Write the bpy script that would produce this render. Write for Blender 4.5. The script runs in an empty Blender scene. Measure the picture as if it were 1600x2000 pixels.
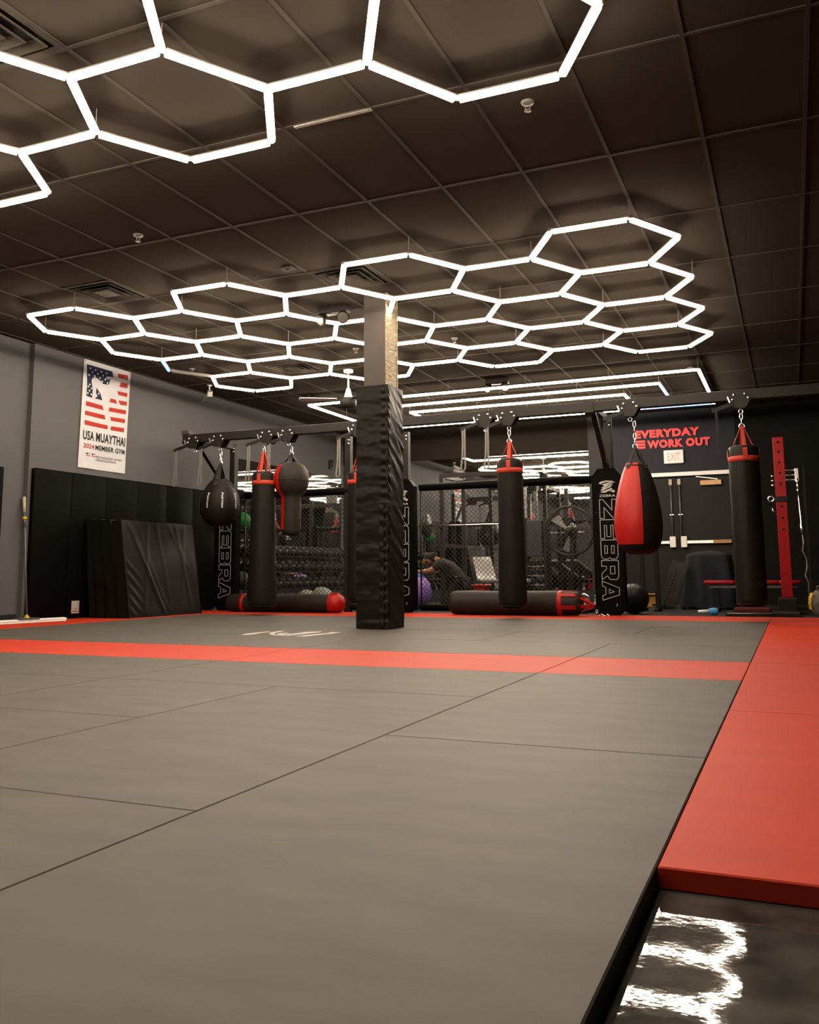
import bpy, bmesh, math, random
from mathutils import Vector, Matrix, noise
random.seed(7)
scene = bpy.context.scene
col = scene.collection
PI = math.pi

# ---------------------------------------------------------------- camera, world, exposure
FPX, PITCH, YAW, ROLL, PPY, CAMZ = 1728.12, 0.13602, -0.40523, -0.007056, 881.77, 0.575
cp, sp, cy_, sy_, cr, sr = math.cos(PITCH), math.sin(PITCH), math.cos(YAW), math.sin(YAW), math.cos(ROLL), math.sin(ROLL)
Fv = Vector((sy_*cp, cy_*cp, sp)); Rv = Vector((cy_, -sy_, 0)); Uv = Rv.cross(Fv)
R2 = Rv*cr + Uv*sr; U2 = -Rv*sr + Uv*cr
cam = bpy.data.cameras.new('camera'); camo = bpy.data.objects.new('camera', cam); col.objects.link(camo)
cam.sensor_fit = 'HORIZONTAL'; cam.sensor_width = 36.0; cam.lens = 36.0*FPX/1600.0
cam.shift_y = -(1000.0-PPY)/1600.0
cam.clip_start = 0.05; cam.clip_end = 100
m = Matrix.Identity(4)
for i in range(3):
    m[i][0] = R2[i]; m[i][1] = U2[i]; m[i][2] = -Fv[i]
m[2][3] = CAMZ
camo.matrix_world = m
scene.camera = camo
w = bpy.data.worlds.new('world'); scene.world = w; w.use_nodes = True
w.node_tree.nodes['Background'].inputs[0].default_value = (0.5, 0.45, 0.4, 1)
w.node_tree.nodes['Background'].inputs[1].default_value = 0.004
vs = scene.view_settings
vs.view_transform = 'Standard'; vs.look = 'None'; vs.gamma = 1.0; vs.exposure = 0.0
try: vs.use_curve_mapping = False
except Exception: pass
TUBE = 82.0           # radiance of the lit ceiling tubes

# ---------------------------------------------------------------- materials
ALB = 0.36            # overall paint reflectance of the dim gym interior
def mat(name, c, rough=0.6, metal=0.0, c2=None, nscale=8.0, bump=None, spec=0.16, emit=None, coat=0.0, detail=4.0, stretch=None):
    if metal < 0.5 and not emit:
        c = tuple(x*ALB for x in c); c2 = tuple(x*ALB for x in c2) if c2 else None
    M = bpy.data.materials.new(name); M.use_nodes = True
    nt = M.node_tree; b = nt.nodes['Principled BSDF']
    b.inputs['Base Color'].default_value = (*c, 1); b.inputs['Roughness'].default_value = rough
    b.inputs['Metallic'].default_value = metal; b.inputs['Specular IOR Level'].default_value = spec
    b.inputs['Coat Weight'].default_value = coat
    tc = nt.nodes.new('ShaderNodeTexCoord'); src = tc.outputs['Object']
    if stretch:
        mp = nt.nodes.new('ShaderNodeMapping'); mp.inputs['Scale'].default_value = stretch
        nt.links.new(src, mp.inputs['Vector']); src = mp.outputs['Vector']
    if c2 is None: c2 = tuple(min(1, x*1.12) for x in c)
    n = nt.nodes.new('ShaderNodeTexNoise'); n.inputs['Scale'].default_value = nscale; n.inputs['Detail'].default_value = detail
    nt.links.new(src, n.inputs['Vector'])
    rp = nt.nodes.new('ShaderNodeValToRGB'); rp.color_ramp.elements[0].position = 0.3; rp.color_ramp.elements[1].position = 0.7
    rp.color_ramp.elements[0].color = (*c, 1); rp.color_ramp.elements[1].color = (*c2, 1)
    nt.links.new(n.outputs['Fac'], rp.inputs['Fac']); nt.links.new(rp.outputs['Color'], b.inputs['Base Color'])
    if bump:
        n2 = nt.nodes.new('ShaderNodeTexNoise'); n2.inputs['Scale'].default_value = bump[0]; n2.inputs['Detail'].default_value = 3
        nt.links.new(src, n2.inputs['Vector'])
        bp = nt.nodes.new('ShaderNodeBump'); bp.inputs['Strength'].default_value = bump[1]; bp.inputs['Distance'].default_value = bump[2] if len(bump) > 2 else 0.01
        nt.links.new(n2.outputs['Fac'], bp.inputs['Height']); nt.links.new(bp.outputs['Normal'], b.inputs['Normal'])
    if emit:
        b.inputs['Emission Color'].default_value = (*emit[0], 1); b.inputs['Emission Strength'].default_value = emit[1]
    return M
M = {}
M['mat_black'] = mat('black_mat_vinyl', (0.110, 0.100, 0.0885), 0.6, c2=(0.150, 0.135, 0.119), nscale=4, bump=(160, 0.12, 0.002), stretch=(.7, 2.2, 1), detail=7, spec=.10)
M['mat_red'] = mat('red_mat_vinyl', (0.71, 0.053, 0.020), 0.6, c2=(0.80, 0.062, 0.025), nscale=4, bump=(160, 0.12, 0.002), stretch=(.7, 2.2, 1), spec=.08)
M['mat_black_edge'] = M['mat_black']
M['concrete'] = mat('polished_concrete', (0.030, 0.028, 0.026), 0.03, c2=(0.15, 0.14, 0.12), nscale=7, bump=(24, 0.045, 0.004), detail=8, spec=0.2)
M['rubber'] = mat('black_rubber_floor', (0.012, 0.012, 0.013), 0.75, c2=(0.02, 0.02, 0.021), nscale=60)
M['wall_grey'] = mat('grey_wall_paint', (0.140, 0.138, 0.147), 0.8, c2=(0.147, 0.145, 0.154), nscale=3, bump=(90, 0.08, 0.003))
M['wall_dark'] = mat('charcoal_wall_paint', (0.029, 0.031, 0.042), 0.8, c2=(0.032, 0.034, 0.046), nscale=3, bump=(90, 0.08, 0.003))
M['wall_black'] = mat('black_wall_paint', (0.02, 0.018, 0.017), 0.8)
M['wall_jet'] = mat('jet_black_panel', (0.008, 0.0075, 0.007), 0.85, spec=.1)
M['wall_brown'] = mat('dark_brown_header_paint', (0.022, 0.0175, 0.0135), 0.8, spec=.05)
M['trim_grey'] = mat('grey_trim_paint', (0.055, 0.052, 0.052), 0.7, spec=.05)
M['tile'] = mat('black_ceiling_tile', (0.102, 0.087, 0.071), 0.9, c2=(0.120, 0.102, 0.084), nscale=220, bump=(260, 0.12, 0.002), spec=0.0)
M['tbar'] = mat('black_ceiling_bar', (0.122, 0.103, 0.084), 0.8, spec=0.02)
M['vent'] = mat('dark_vent_metal', (0.035, 0.031, 0.028), 0.4)
M['vent_deep'] = mat('vent_throat', (0.010, 0.009, 0.009), 0.8)
M['vinyl'] = mat('black_vinyl', (0.0042, 0.0038, 0.0036), 0.5, c2=(0.006, 0.0054, 0.005), nscale=30, bump=(120, 0.08, 0.002), spec=.018)
M['vinyl_cover'] = mat('creased_black_vinyl', (0.012, 0.011, 0.0098), 0.36, c2=(0.015, 0.0138, 0.012), nscale=30, bump=(60, 0.12, 0.004), spec=.06)
M['vinyl_pillar'] = mat('black_vinyl_pillar_pad', (0.015, 0.0135, 0.012), 0.4, c2=(0.019, 0.017, 0.015), nscale=30, bump=(14, 0.2, 0.01), spec=.07)
M['vinyl_red'] = mat('red_vinyl', (0.55, 0.010, 0.007), 0.4, c2=(0.62, 0.014, 0.010), nscale=14)
M['leather'] = mat('black_bag_leather', (0.014, 0.012, 0.0105), 0.45, c2=(0.019, 0.016, 0.014), nscale=20, bump=(40, 0.12, 0.004), spec=.07)
M['leather_brown'] = mat('worn_black_leather', (0.028, 0.023, 0.019), 0.5, c2=(0.037, 0.031, 0.026), nscale=16, bump=(36, 0.15, 0.004), spec=.08)
M['web_red'] = mat('red_webbing', (0.60, 0.045, 0.02), 0.6, c2=(0.66, 0.06, 0.03), nscale=60)
M['web_black'] = mat('black_webbing', (0.022, 0.020, 0.018), 0.7)
M['web_grey'] = mat('grey_webbing', (0.24, 0.225, 0.20), 0.6, c2=(0.30, 0.28, 0.25), nscale=60)
M['steel_black'] = mat('black_powder_coat', (0.024, 0.021, 0.018), 0.45, c2=(0.028, 0.025, 0.022), nscale=30, spec=.1)
M['chrome'] = mat('chrome', (0.75, 0.73, 0.70), 0.22, 1.0)
M['alu'] = mat('aluminium', (0.62, 0.60, 0.57), 0.35, 1.0)
M['brass'] = mat('bronze_anodised', (0.62, 0.36, 0.17), 0.4, 0.35)
M['off_white'] = mat('dusty_white_metal', (0.32, 0.29, 0.26), 0.5)
M['white'] = mat('white_plastic', (1.25, 1.22, 1.18), 0.45)
M['cloth_white'] = mat('white_banner_cloth', (0.84, 0.84, 0.88), 0.8, c2=(0.92, 0.92, 0.96), nscale=5)
M['navy'] = mat('navy_print', (0.022, 0.030, 0.075), 0.8)
M['print_red'] = mat('red_print', (0.56, 0.045, 0.03), 0.8)
M['print_black'] = mat('black_print', (0.02, 0.02, 0.022), 0.8)
M['print_white'] = mat('white_print', (1.1, 1.06, 1.02), 0.7)
M['letter_grey'] = mat('pale_lettering', (0.66, 0.63, 0.60), 0.6)
M['letter_red'] = mat('red_wall_lettering', (1.3, 0.09, 0.10), 0.5)
M['exit_red'] = mat('exit_letters', (1.3, 0.42, 0.48), 0.5)
M['door'] = mat('dark_door_paint', (0.024, 0.022, 0.0225), 0.55, spec=.08)
M['mirror'] = mat('mirror_glass', (0.78, 0.80, 0.78), 0.015, 1.0, c2=(0.78, 0.80, 0.78))
M['tube_on'] = mat('lit_tube', (0.9, 0.9, 0.9), 0.5, emit=((1.0, 0.83, 0.635), TUBE))
M['tube_cool'] = mat('lit_tube_cool', (0.9, 0.9, 0.9), 0.5, emit=((0.05, 0.22, 1.0), TUBE*0.06))
M['tube_off'] = mat('unlit_tube', (0.55, 0.52, 0.47), 0.5)
M['tube_cap'] = mat('tube_housing', (0.55, 0.50, 0.45), 0.5)
M['connector'] = mat('clear_connector', (0.75, 0.68, 0.60), 0.4)
M['drywall'] = mat('taupe_column_paint', (0.105, 0.09, 0.078), 0.7)
M['fireproof'] = mat('sprayed_fireproofing', (0.42, 0.34, 0.24), 0.95, c2=(0.62, 0.52, 0.39), nscale=26, bump=(38, 1.0, 0.03))
M['green'] = mat('green_ball_rubber', (0.010, 0.22, 0.035), 0.5)
M['grey_ball'] = mat('grey_ball_rubber', (0.33, 0.34, 0.36), 0.6, c2=(0.42, 0.42, 0.43), nscale=6)
M['beige_ball'] = mat('beige_ball_rubber', (0.36, 0.34, 0.28), 0.6, c2=(0.42, 0.40, 0.34), nscale=6)
M['slam'] = mat('charcoal_ball_rubber', (0.05, 0.055, 0.065), 0.55)
M['purple'] = mat('purple_ball_vinyl', (0.34, 0.19, 0.66), 0.3)
M['blue'] = mat('blue_cloth', (0.02, 0.13, 0.42), 0.8)
M['light_blue'] = mat('light_blue_plastic', (0.10, 0.42, 0.80), 0.4)
M['iron'] = mat('black_iron', (0.022, 0.021, 0.02), 0.35, c2=(0.03, 0.028, 0.027), nscale=30, spec=.12)
M['iron_grey'] = mat('grey_iron', (0.16, 0.15, 0.145), 0.35, 0.6)
M['upholstery'] = mat('grey_bench_vinyl', (0.30, 0.28, 0.26), 0.25, spec=.5)
M['dark_red'] = mat('worn_dark_red_paint', (0.12, 0.004, 0.005), 0.6)
M['red_paint'] = mat('red_powder_coat', (0.52, 0.006, 0.010), 0.4)
M['cardboard'] = mat('yellow_cardboard', (0.62, 0.30, 0.06), 0.8, c2=(0.68, 0.34, 0.08), nscale=10)
M['navy_cloth'] = mat('dark_navy_cloth', (0.017, 0.020, 0.028), 0.85, c2=(0.024, 0.028, 0.04), nscale=10)
M['yellow'] = mat('yellow_plastic', (0.85, 0.52, 0.02), 0.45)
M['grey_cloth'] = mat('grey_bag_cloth', (0.20, 0.18, 0.155), 0.85, c2=(0.30, 0.27, 0.24), nscale=16)
M['skin'] = mat('skin', (0.52, 0.26, 0.15), 0.55)
M['hair'] = mat('dark_hair', (0.02, 0.013, 0.009), 0.6)
M['shirt'] = mat('dark_brown_shirt', (0.030, 0.022, 0.017), 0.85, c2=(0.04, 0.03, 0.024), nscale=12)
M['trousers'] = mat('black_trousers', (0.014, 0.014, 0.016), 0.85)
M['lens'] = mat('lamp_lens', (0.3, 0.28, 0.25), 0.15)
M['pole_grey'] = mat('grey_pole', (0.17, 0.17, 0.18), 0.4, 0.4)
M['cream'] = mat('cream_grip', (0.62, 0.52, 0.36), 0.6)
M['label'] = mat('paper_label', (0.66, 0.58, 0.50), 0.7)

# ---------------------------------------------------------------- mesh helpers
class MB:
    def __init__(s): s.v = []; s.f = []; s.sm = []
    def add(s, vs_, fs, smooth=False):
        o = len(s.v); s.v += [Vector(p) for p in vs_]
        for f in fs: s.f.append([i+o for i in f]); s.sm.append(smooth)
        return s
    def box(s, x0, x1, y0, y1, z0, z1):
        return s.add([(x0,y0,z0),(x1,y0,z0),(x1,y1,z0),(x0,y1,z0),(x0,y0,z1),(x1,y0,z1),(x1,y1,z1),(x0,y1,z1)],
            [(0,3,2,1),(4,5,6,7),(0,1,5,4),(1,2,6,5),(2,3,7,6),(3,0,4,7)])
    def bbox(s, x0, x1, y0, y1, z0, z1, b=0.005, seg=1):
        bm = bmesh.new(); bmesh.ops.create_cube(bm, size=1)
        for v in bm.verts: v.co = Vector((x0+(v.co.x+.5)*(x1-x0), y0+(v.co.y+.5)*(y1-y0), z0+(v.co.z+.5)*(z1-z0)))
        bmesh.ops.bevel(bm, geom=bm.edges[:], offset=b, segments=seg, profile=0.6, affect='EDGES')
        bm.verts.index_update()
        s.add([v.co.copy() for v in bm.verts], [[v.index for v in f.verts] for f in bm.faces], seg > 1); bm.free(); return s
    def xbox(s, mtx, sx, sy, sz):
        o = MB().box(-sx/2, sx/2, -sy/2, sy/2, -sz/2, sz/2)
        return s.add([mtx @ v for v in o.v], o.f)
    def beam(s, a, b, wd, ht, up=(0,0,1)):
        a = Vector(a); b = Vector(b); d = (b-a).normalized(); up = Vector(up)
        sd = d.cross(up).normalized(); u = sd.cross(d).normalized()
        vs_ = []
        for p in (a, b):
            for (i, j) in ((-1,-1),(1,-1),(1,1),(-1,1)): vs_.append(p + sd*wd/2*i + u*ht/2*j)
        return s.add(vs_, [(0,1,2,3),(7,6,5,4),(0,4,5,1),(1,5,6,2),(2,6,7,3),(3,7,4,0)])
    def tube(s, pts, r, n=8, caps=True, closed=False):
        pts = [Vector(p) for p in pts]; k = len(pts); rs = r if isinstance(r, (list, tuple)) else [r]*k
        vs_ = []; prev = None
        for i, p in enumerate(pts):
            if closed: d = pts[(i+1) % k]-pts[i-1]
            else: d = pts[min(i+1, k-1)]-pts[max(i-1, 0)]
            d.normalize()
            if prev is None:
                up = Vector((0,0,1)) if abs(d.z) < .9 else Vector((1,0,0)); a = d.cross(up).normalized()
            else: a = (prev - d*prev.dot(d)).normalized()
            prev = a; b = d.cross(a)
            for j in range(n):
                t = 2*PI*j/n; vs_.append(p + (a*math.cos(t)+b*math.sin(t))*rs[i])
        fs = []
        for i in range(k if closed else k-1):
            i2 = (i+1) % k
            for j in range(n): fs.append((i*n+j, i*n+(j+1) % n, i2*n+(j+1) % n, i2*n+j))
        s.add(vs_, fs, True)
        if caps and not closed:
            o = len(s.v)-len(vs_)
            s.f.append([o+j for j in range(n)][::-1]); s.sm.append(False)
            s.f.append([o+(k-1)*n+j for j in range(n)]); s.sm.append(False)
        return s
    def lathe(s, prof, c=(0,0,0), n=28, a0=0.0, a1=2*PI, axis='z', dr=0.0):
        full = abs(a1-a0) > 2*PI-1e-4; cnt = n if full else n+1; vs_ = []; fs = []
        for (r, z) in prof:
            for j in range(cnt):
                t = a0+(a1-a0)*j/n; rr = r+dr
                p = (rr*math.cos(t), rr*math.sin(t), z)
                if axis == 'x': p = (p[2], p[0], p[1])
                if axis == 'y': p = (p[0], p[2], p[1])
                vs_.append(Vector(p)+Vector(c))
        for i in range(len(prof)-1):
            for j in range(n):
                j2 = (j+1) % cnt
                fs.append((i*cnt+j, i*cnt+j2, (i+1)*cnt+j2, (i+1)*cnt+j))
        return s.add(vs_, fs, True)
    def sphere(s, c, r, n=20, sq=1.0):
        k = n//2
        return s.lathe([(max(1e-4, r*math.sin(PI*i/k)), -r*math.cos(PI*i/k)*sq) for i in range(k+1)], c, n)
    def torus(s, c, R, r, axis='y', n=16, k=8):
        pts = []
        for i in range(n):
            t = 2*PI*i/n; a, b = R*math.cos(t), R*math.sin(t)
            pts.append(Vector(c)+Vector({'y': (a,0,b), 'x': (0,a,b), 'z': (a,b,0)}[axis]))
        return s.tube(pts, r, k, closed=True)
    def prism(s, poly, fn, d):
        """poly: 2D points, fn maps (a,b) to 3D, d = extrusion vector"""
        k = len(poly); A = [Vector(fn(a, b)) for a, b in poly]; d = Vector(d)
        fs = [list(range(k)), [i+k for i in range(k)][::-1]] + [(i, i+k, (i+1) % k+k, (i+1) % k) for i in range(k)]
        return s.add(A+[p+d for p in A], fs)
    def sheet(s, fn, nu, nv, thick=0.0):
        vs_ = [Vector(fn(i/nu, j/nv)) for j in range(nv+1) for i in range(nu+1)]
        fs = [(j*(nu+1)+i, j*(nu+1)+i+1, (j+1)*(nu+1)+i+1, (j+1)*(nu+1)+i) for j in range(nv) for i in range(nu)]
        return s.add(vs_, fs, True)
    def ribbon(s, pts, wv, tv):
        """flat strap: path points, half width vector, thickness vector (constant or lists)"""
        k = len(pts); W = wv if isinstance(wv, list) else [Vector(wv)]*k; T = tv if isinstance(tv, list) else [Vector(tv)]*k
        vs_ = []
        for p, a, t in zip(pts, W, T):
            p = Vector(p); a = Vector(a); t = Vector(t)
            vs_ += [p-a-t, p+a-t, p+a+t, p-a+t]
        fs = [(0,1,2,3), ((k-1)*4+3, (k-1)*4+2, (k-1)*4+1, (k-1)*4)]
        for i in range(k-1):
            for j in range(4): fs.append((i*4+j, (i+1)*4+j, (i+1)*4+(j+1) % 4, i*4+(j+1) % 4))
        return s.add(vs_, fs)
    def mesh(s, name, mt, base=(0,0,0), fix=True):
        me = bpy.data.meshes.new(name); b = Vector(base)
        me.from_pydata([v-b for v in s.v], [], s.f)
        me.polygons.foreach_set('use_smooth', s.sm)
        if fix:
            bm = bmesh.new(); bm.from_mesh(me); bmesh.ops.recalc_face_normals(bm, faces=bm.faces[:]); bm.to_mesh(me); bm.free()
        me.materials.append(mt); me.update(); return me
BASE = {}
def link(name, me, parent=None, loc=(0,0,0), rot=(0,0,0)):
    o = bpy.data.objects.new(name, me); col.objects.link(o); o.location = loc; o.rotation_euler = rot
    if parent is not None: o.parent = parent
    return o
def tag(o, label, cat, group=None):
    o['label'] = label; o['category'] = cat
    if group: o['group'] = group
    return o
def thing(name, label, cat, base=(0,0,0), group=None):
    o = link(name, None, None, base); o.empty_display_size = 0.1; BASE[o.name] = Vector(base)
    return tag(o, label, cat, group)
def part(name, mb, mt, parent, label=None):
    """mesh given in world coordinates, child of a thing (or of a part of it)"""
    b = BASE[parent.name]; o = link(name, mb.mesh(name, M[mt] if isinstance(mt, str) else mt, b), parent); BASE[o.name] = b
    if label: o['label'] = label
    return o
def single(name, mb, mt, label, cat, base, group=None):
    o = link(name, mb.mesh(name, M[mt], base), None, base); BASE[o.name] = Vector(base)
    return tag(o, label, cat, group)
def struct(name, mb, mt, parent=None):
    o = link(name, mb.mesh(name, M[mt]), parent); BASE[o.name] = Vector((0,0,0))
    if parent is None: o['kind'] = 'structure'
    return o
def copy_tree(o, parent=None, loc=None):
    c = o.copy(); col.objects.link(c); c.parent = parent
    if loc is not None: c.location = loc
    for ch in o.children: copy_tree(ch, c)
    return c
def text_mb(body, x0, x1, y0, y1, bold=0.0, fn=None, d=(0,0,0), shear=0.0):
    """lettering fitted to the box x0..x1, y0..y1, mapped through fn(a,b) and thickened by d"""
    cu = bpy.data.curves.new('t', 'FONT'); cu.body = body; cu.offset = bold; cu.resolution_u = 3; cu.space_character = 1.0+2.2*bold; cu.shear = shear
    ob = bpy.data.objects.new('t', cu); col.objects.link(ob)
    dg = bpy.context.evaluated_depsgraph_get(); me = bpy.data.meshes.new_from_object(ob.evaluated_get(dg))
    vs_ = [v.co.copy() for v in me.vertices]; fs = [list(p.vertices) for p in me.polygons]
    bpy.data.objects.remove(ob); bpy.data.curves.remove(cu); bpy.data.meshes.remove(me)
    ax = min(v.x for v in vs_); bx_ = max(v.x for v in vs_); ay = min(v.y for v in vs_); by = max(v.y for v in vs_)
    P = [Vector(fn(x0+(v.x-ax)/(bx_-ax)*(x1-x0), y0+(v.y-ay)/(by-ay)*(y1-y0))) for v in vs_]
    mb = MB(); k = len(P); d = Vector(d)
    if d.length == 0: return mb.add(P, fs)
    edge = {}
    for f in fs:
        for a, b in zip(f, f[1:]+f[:1]): edge[(a, b)] = 1
    side = [(a, b, b+k, a+k) for (a, b) in edge if (b, a) not in edge]
    return mb.add(P+[p+d for p in P], fs+[[i+k for i in f] for f in fs]+side)
def smooth01(a, b, x):
    t = max(0, min(1, (x-a)/(b-a))); return t*t*(3-2*t)

CEIL = 3.376; WL = -8.33; WLN = -8.40; WB = 16.0; WR = 2.6; WF = -3.0
# ---------------------------------------------------------------- room shell
floor = struct('floor', MB().box(WLN-.2, WR+.2, WF-.2, WB+.2, -.15, 0), 'concrete')
struct('floor_rubber', MB().box(WLN+.07, WR, 11.12, WB, 0.0, .012), 'rubber')
struct('wall_left', MB().box(WLN-.2, WL, 7.86, WB+.2, 0, CEIL+.1).box(WLN-.2, WLN, WF, 7.86, 0, CEIL+.1), 'wall_grey')
struct('baseboard_left', MB().bbox(WLN, WLN+.014, WF, 7.84, .0, .125, .003), 'wall_black')
struct('wall_back', MB().box(WL-.2, WR+.2, WB, WB+.2, 0, CEIL+.1), 'wall_dark')
struct('wall_back_2', MB().box(-.78, WR, WB-.03, WB, 0, CEIL+.1), 'wall_jet')  # thin near-black sheet over the back wall, right of the door
struct('wall_back_3', MB().box(WL, -3.31, WB-.02, WB, 2.757, CEIL+.05), 'wall_brown')
struct('trim_1', MB().bbox(-3.31, -3.06, WB-.03, WB, 0, CEIL, .004), 'trim_grey')
struct('wall_right', MB().box(WR, WR+.2, WF, WB, 0, CEIL+.1), 'wall_black')
struct('wall_front', MB().box(WLN, WR, WF-.2, WF, 0, CEIL+.1), 'wall_grey')
ceiling = struct('ceiling', MB().box(WLN-.2, WR+.2, WF-.2, WB+.2, CEIL+.03, CEIL+.15), 'wall_black')
GX0, GT, GY0, GL = -0.3723, 0.6096, 4.556, 1.2192
xs = [WLN]+[x for x in (GX0+GT*k for k in range(-20, 8)) if WL < x < WR]+[WR]
ys = [WF]+[y for y in (GY0+GL*k for k in range(-8, 12)) if WF < y < WB]+[WB]
cache = {}
VENTS = [(-6.468, 6.3846), (-4.0299, 6.9944), (-4.0299, 2.7272), (-6.468, 10.0424)]
for i in range(len(xs)-1):
    for j in range(len(ys)-1):
        sx, sy = round(xs[i+1]-xs[i], 3), round(ys[j+1]-ys[j], 3); cx = (xs[i]+xs[i+1])/2
        hit = [v for v in VENTS if xs[i]-.01 < v[0]+.3 < xs[i+1] and ys[j] < v[1]+.3 < ys[j+1]]
        y0, y1 = ys[j], ys[j+1]
        if hit:
            if abs(hit[0][1]-y0) < .05: y0 = hit[0][1]+GT
            else: y1 = hit[0][1]
        sy = round(y1-y0, 3)
        key = (sx, sy)
        if key not in cache:
            cache[key] = MB().bbox(-sx/2+.004, sx/2-.004, -sy/2+.004, sy/2-.004, .004, .022, .004).mesh('ceiling_tile', M['tile'])
        link('ceiling_tile', cache[key], ceiling, (cx, (y0+y1)/2, CEIL))
for x in xs[1:-1]: struct('ceiling_bar', MB().box(x-.012, x+.012, WF, WB, CEIL-.002, CEIL+.03), 'tbar', ceiling)
for y in ys[1:-1]: struct('ceiling_bar', MB().box(WLN, WR, y-.012, y+.012, CEIL-.003, CEIL+.03), 'tbar', ceiling)

# ---------------------------------------------------------------- mats on the floor (children of the floor)
MT = 0.04; cache = {}
def floor_mat(x0, x1, y0, y1, kind):
    key = (round(x1-x0, 3), round(y1-y0, 3), kind)
    if key not in cache:
        sx, sy = key[0]/2-.0015, key[1]/2-.0015
        cache[key] = MB().bbox(-sx, sx, -sy, sy, 0.0, MT, .003).mesh('mat', M['mat_'+kind])
    return link(kind+'_mat', cache[key], floor, ((x0+x1)/2, (y0+y1)/2, 0.0))
XA = [-.262, -1.283, -2.303, -3.313, -4.323, -5.333, -6.343, -7.353]
XL = -8.26
def colm(i, ysq, kind='black'):
    for a, b in zip(ysq, ysq[1:]): floor_mat(XA[i+1], XA[i], a, b, kind)
colm(0, [-1.235, .755, 2.765, 4.715])
colm(1, [-2.2, -.235, 1.745, 3.735])
for i in (2, 3, 4, 5, 6): colm(i, [-1.235, .755, 2.765, 3.735] if i % 2 == 0 else [-2.2, -.235, 1.745, 3.735])
for a, b in ((1, 3), (3, 5), (5, 7)): floor_mat(XA[b], XA[a], 3.735, 4.715, 'black')
floor_mat(XA[1], XA[0], 4.715, 5.655, 'red')
for a, b in ((1, 3), (3, 5), (5, 7)): floor_mat(XA[b], XA[a], 4.715, 5.655, 'red')
yb = [5.655, 6.755, 7.855, 8.955, 10.05]
for k in range(4):
    cuts = [0, 2, 4, 6, 7] if k % 2 else [0, 1, 3, 5, 7]
    for a, b in zip(cuts, cuts[1:]): floor_mat(XA[b], XA[a], yb[k], yb[k+1], 'black')
for a, b in zip([1.743, 3.715, 5.655, 7.655, 9.1], [3.715, 5.655, 7.655, 9.1, 10.05]): floor_mat(XA[0], .75, a, b, 'red')
xr = [.75, XA[0], XA[2], XA[4], XA[6], XL]
for a, b in zip(xr, xr[1:]): floor_mat(b, a, 10.05, 11.10, 'red')
for a, b in zip([-2.2, -.2, 1.8, 3.735, 5.655, 7.655], [-.2, 1.8, 3.735, 5.655, 7.655, 10.05]): floor_mat(XL if a > 7 else XL-.05, XA[7], a, b, 'red')

# emblem used on the mat and on the post pads (u to the right, v up, 0..1)
LOGO = [[(.01,.79),(.15,.91),(.45,.98),(.80,.93),(.98,.79),(.80,.84),(.50,.88),(.22,.79),(.15,.69)],
        [(.22,.70),(.65,.83),(.88,.76),(.60,.70),(.33,.52)],
        [(.15,.41),(.40,.59),(.75,.68),(.83,.62),(.50,.52),(.28,.34)],
        [(.10,.24),(.35,.40),(.70,.55),(.75,.48),(.45,.34),(.22,.17)],
        [(.07,.07),(.45,.24),(.75,.38),(.80,.28),(.55,.14),(.35,.03)],
        [(.65,.14),(.88,.24),(.95,.10),(.85,.03)]]
lg = MB()
for p in [[(-4.51, 6.72), (-4.56, 6.86), (-4.55, 7.01), (-4.54, 7.12), (-4.53, 7.22), (-4.48, 7.14), (-4.48, 6.97), (-4.44, 6.84), (-4.45, 6.72)], [(-4.38, 6.96), (-4.44, 7.11), (-4.46, 7.24), (-4.45, 7.35), (-4.4, 7.23), (-4.36, 7.05), (-4.31, 6.94), (-4.15, 6.72), (-4.27, 6.83)], [(-4.23, 6.84), (-4.3, 7.03), (-4.28, 7.14), (-4.22, 6.93), (-4.15, 6.74)], [(-4.18, 6.8), (-4.21, 7.01), (-4.16, 6.99), (-4.12, 6.8), (-4.08, 6.72)], [(-4.07, 6.72), (-4.14, 6.99), (-4.13, 7.08), (-4.16, 7.24), (-4.04, 7.34), (-4.0, 7.22), (-4.03, 7.03), (-4.05, 6.86), (-4.05, 6.73)], [(-3.96, 6.69), (-3.95, 6.8), (-3.92, 6.98), (-3.88, 7.13), (-3.91, 7.28), (-3.82, 7.3), (-3.81, 7.16), (-3.83, 7.03), (-3.84, 6.85), (-3.86, 6.68), (-3.9, 6.74)]]:
    lg.prism(p, lambda a, b: (a, b, MT+.0006), (0, 0, .0008))
struct('mat_emblem', lg, 'letter_grey', floor)

# ---------------------------------------------------------------- light fixtures
S = .607; TZ = 3.215; TR = .019
def tube_meshes(L, on):
    h = L/2; a_lo, a_hi = math.radians(-214), math.radians(34)
    d = MB(); n = 10; prof = [a_lo+(a_hi-a_lo)*i/n for i in range(n+1)]
    vs_ = [(x, TR*math.cos(t), TR*math.sin(t)) for x in (-h, h) for t in prof]
    d.add(vs_, [(i, i+1, n+2+i, n+1+i) for i in range(n)], True)
    c = MB().box(-h, h, -TR*1.3, TR*1.3, TR*.56, TR*1.05)
    return d.mesh('tube_light', M[on]), c.mesh('housing', M['tube_cap'])
con_mesh = MB().lathe([(.001, .026), (.024, .026), (.026, .018), (.024, .006), (.001, .006)], n=12).mesh('connector', M['connector'])
wire_mesh = MB().tube([(0, 0, .02), (0, 0, CEIL-TZ)], .0022, 5).mesh('hanging_wire', M['connector'])
TM = {}
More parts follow.
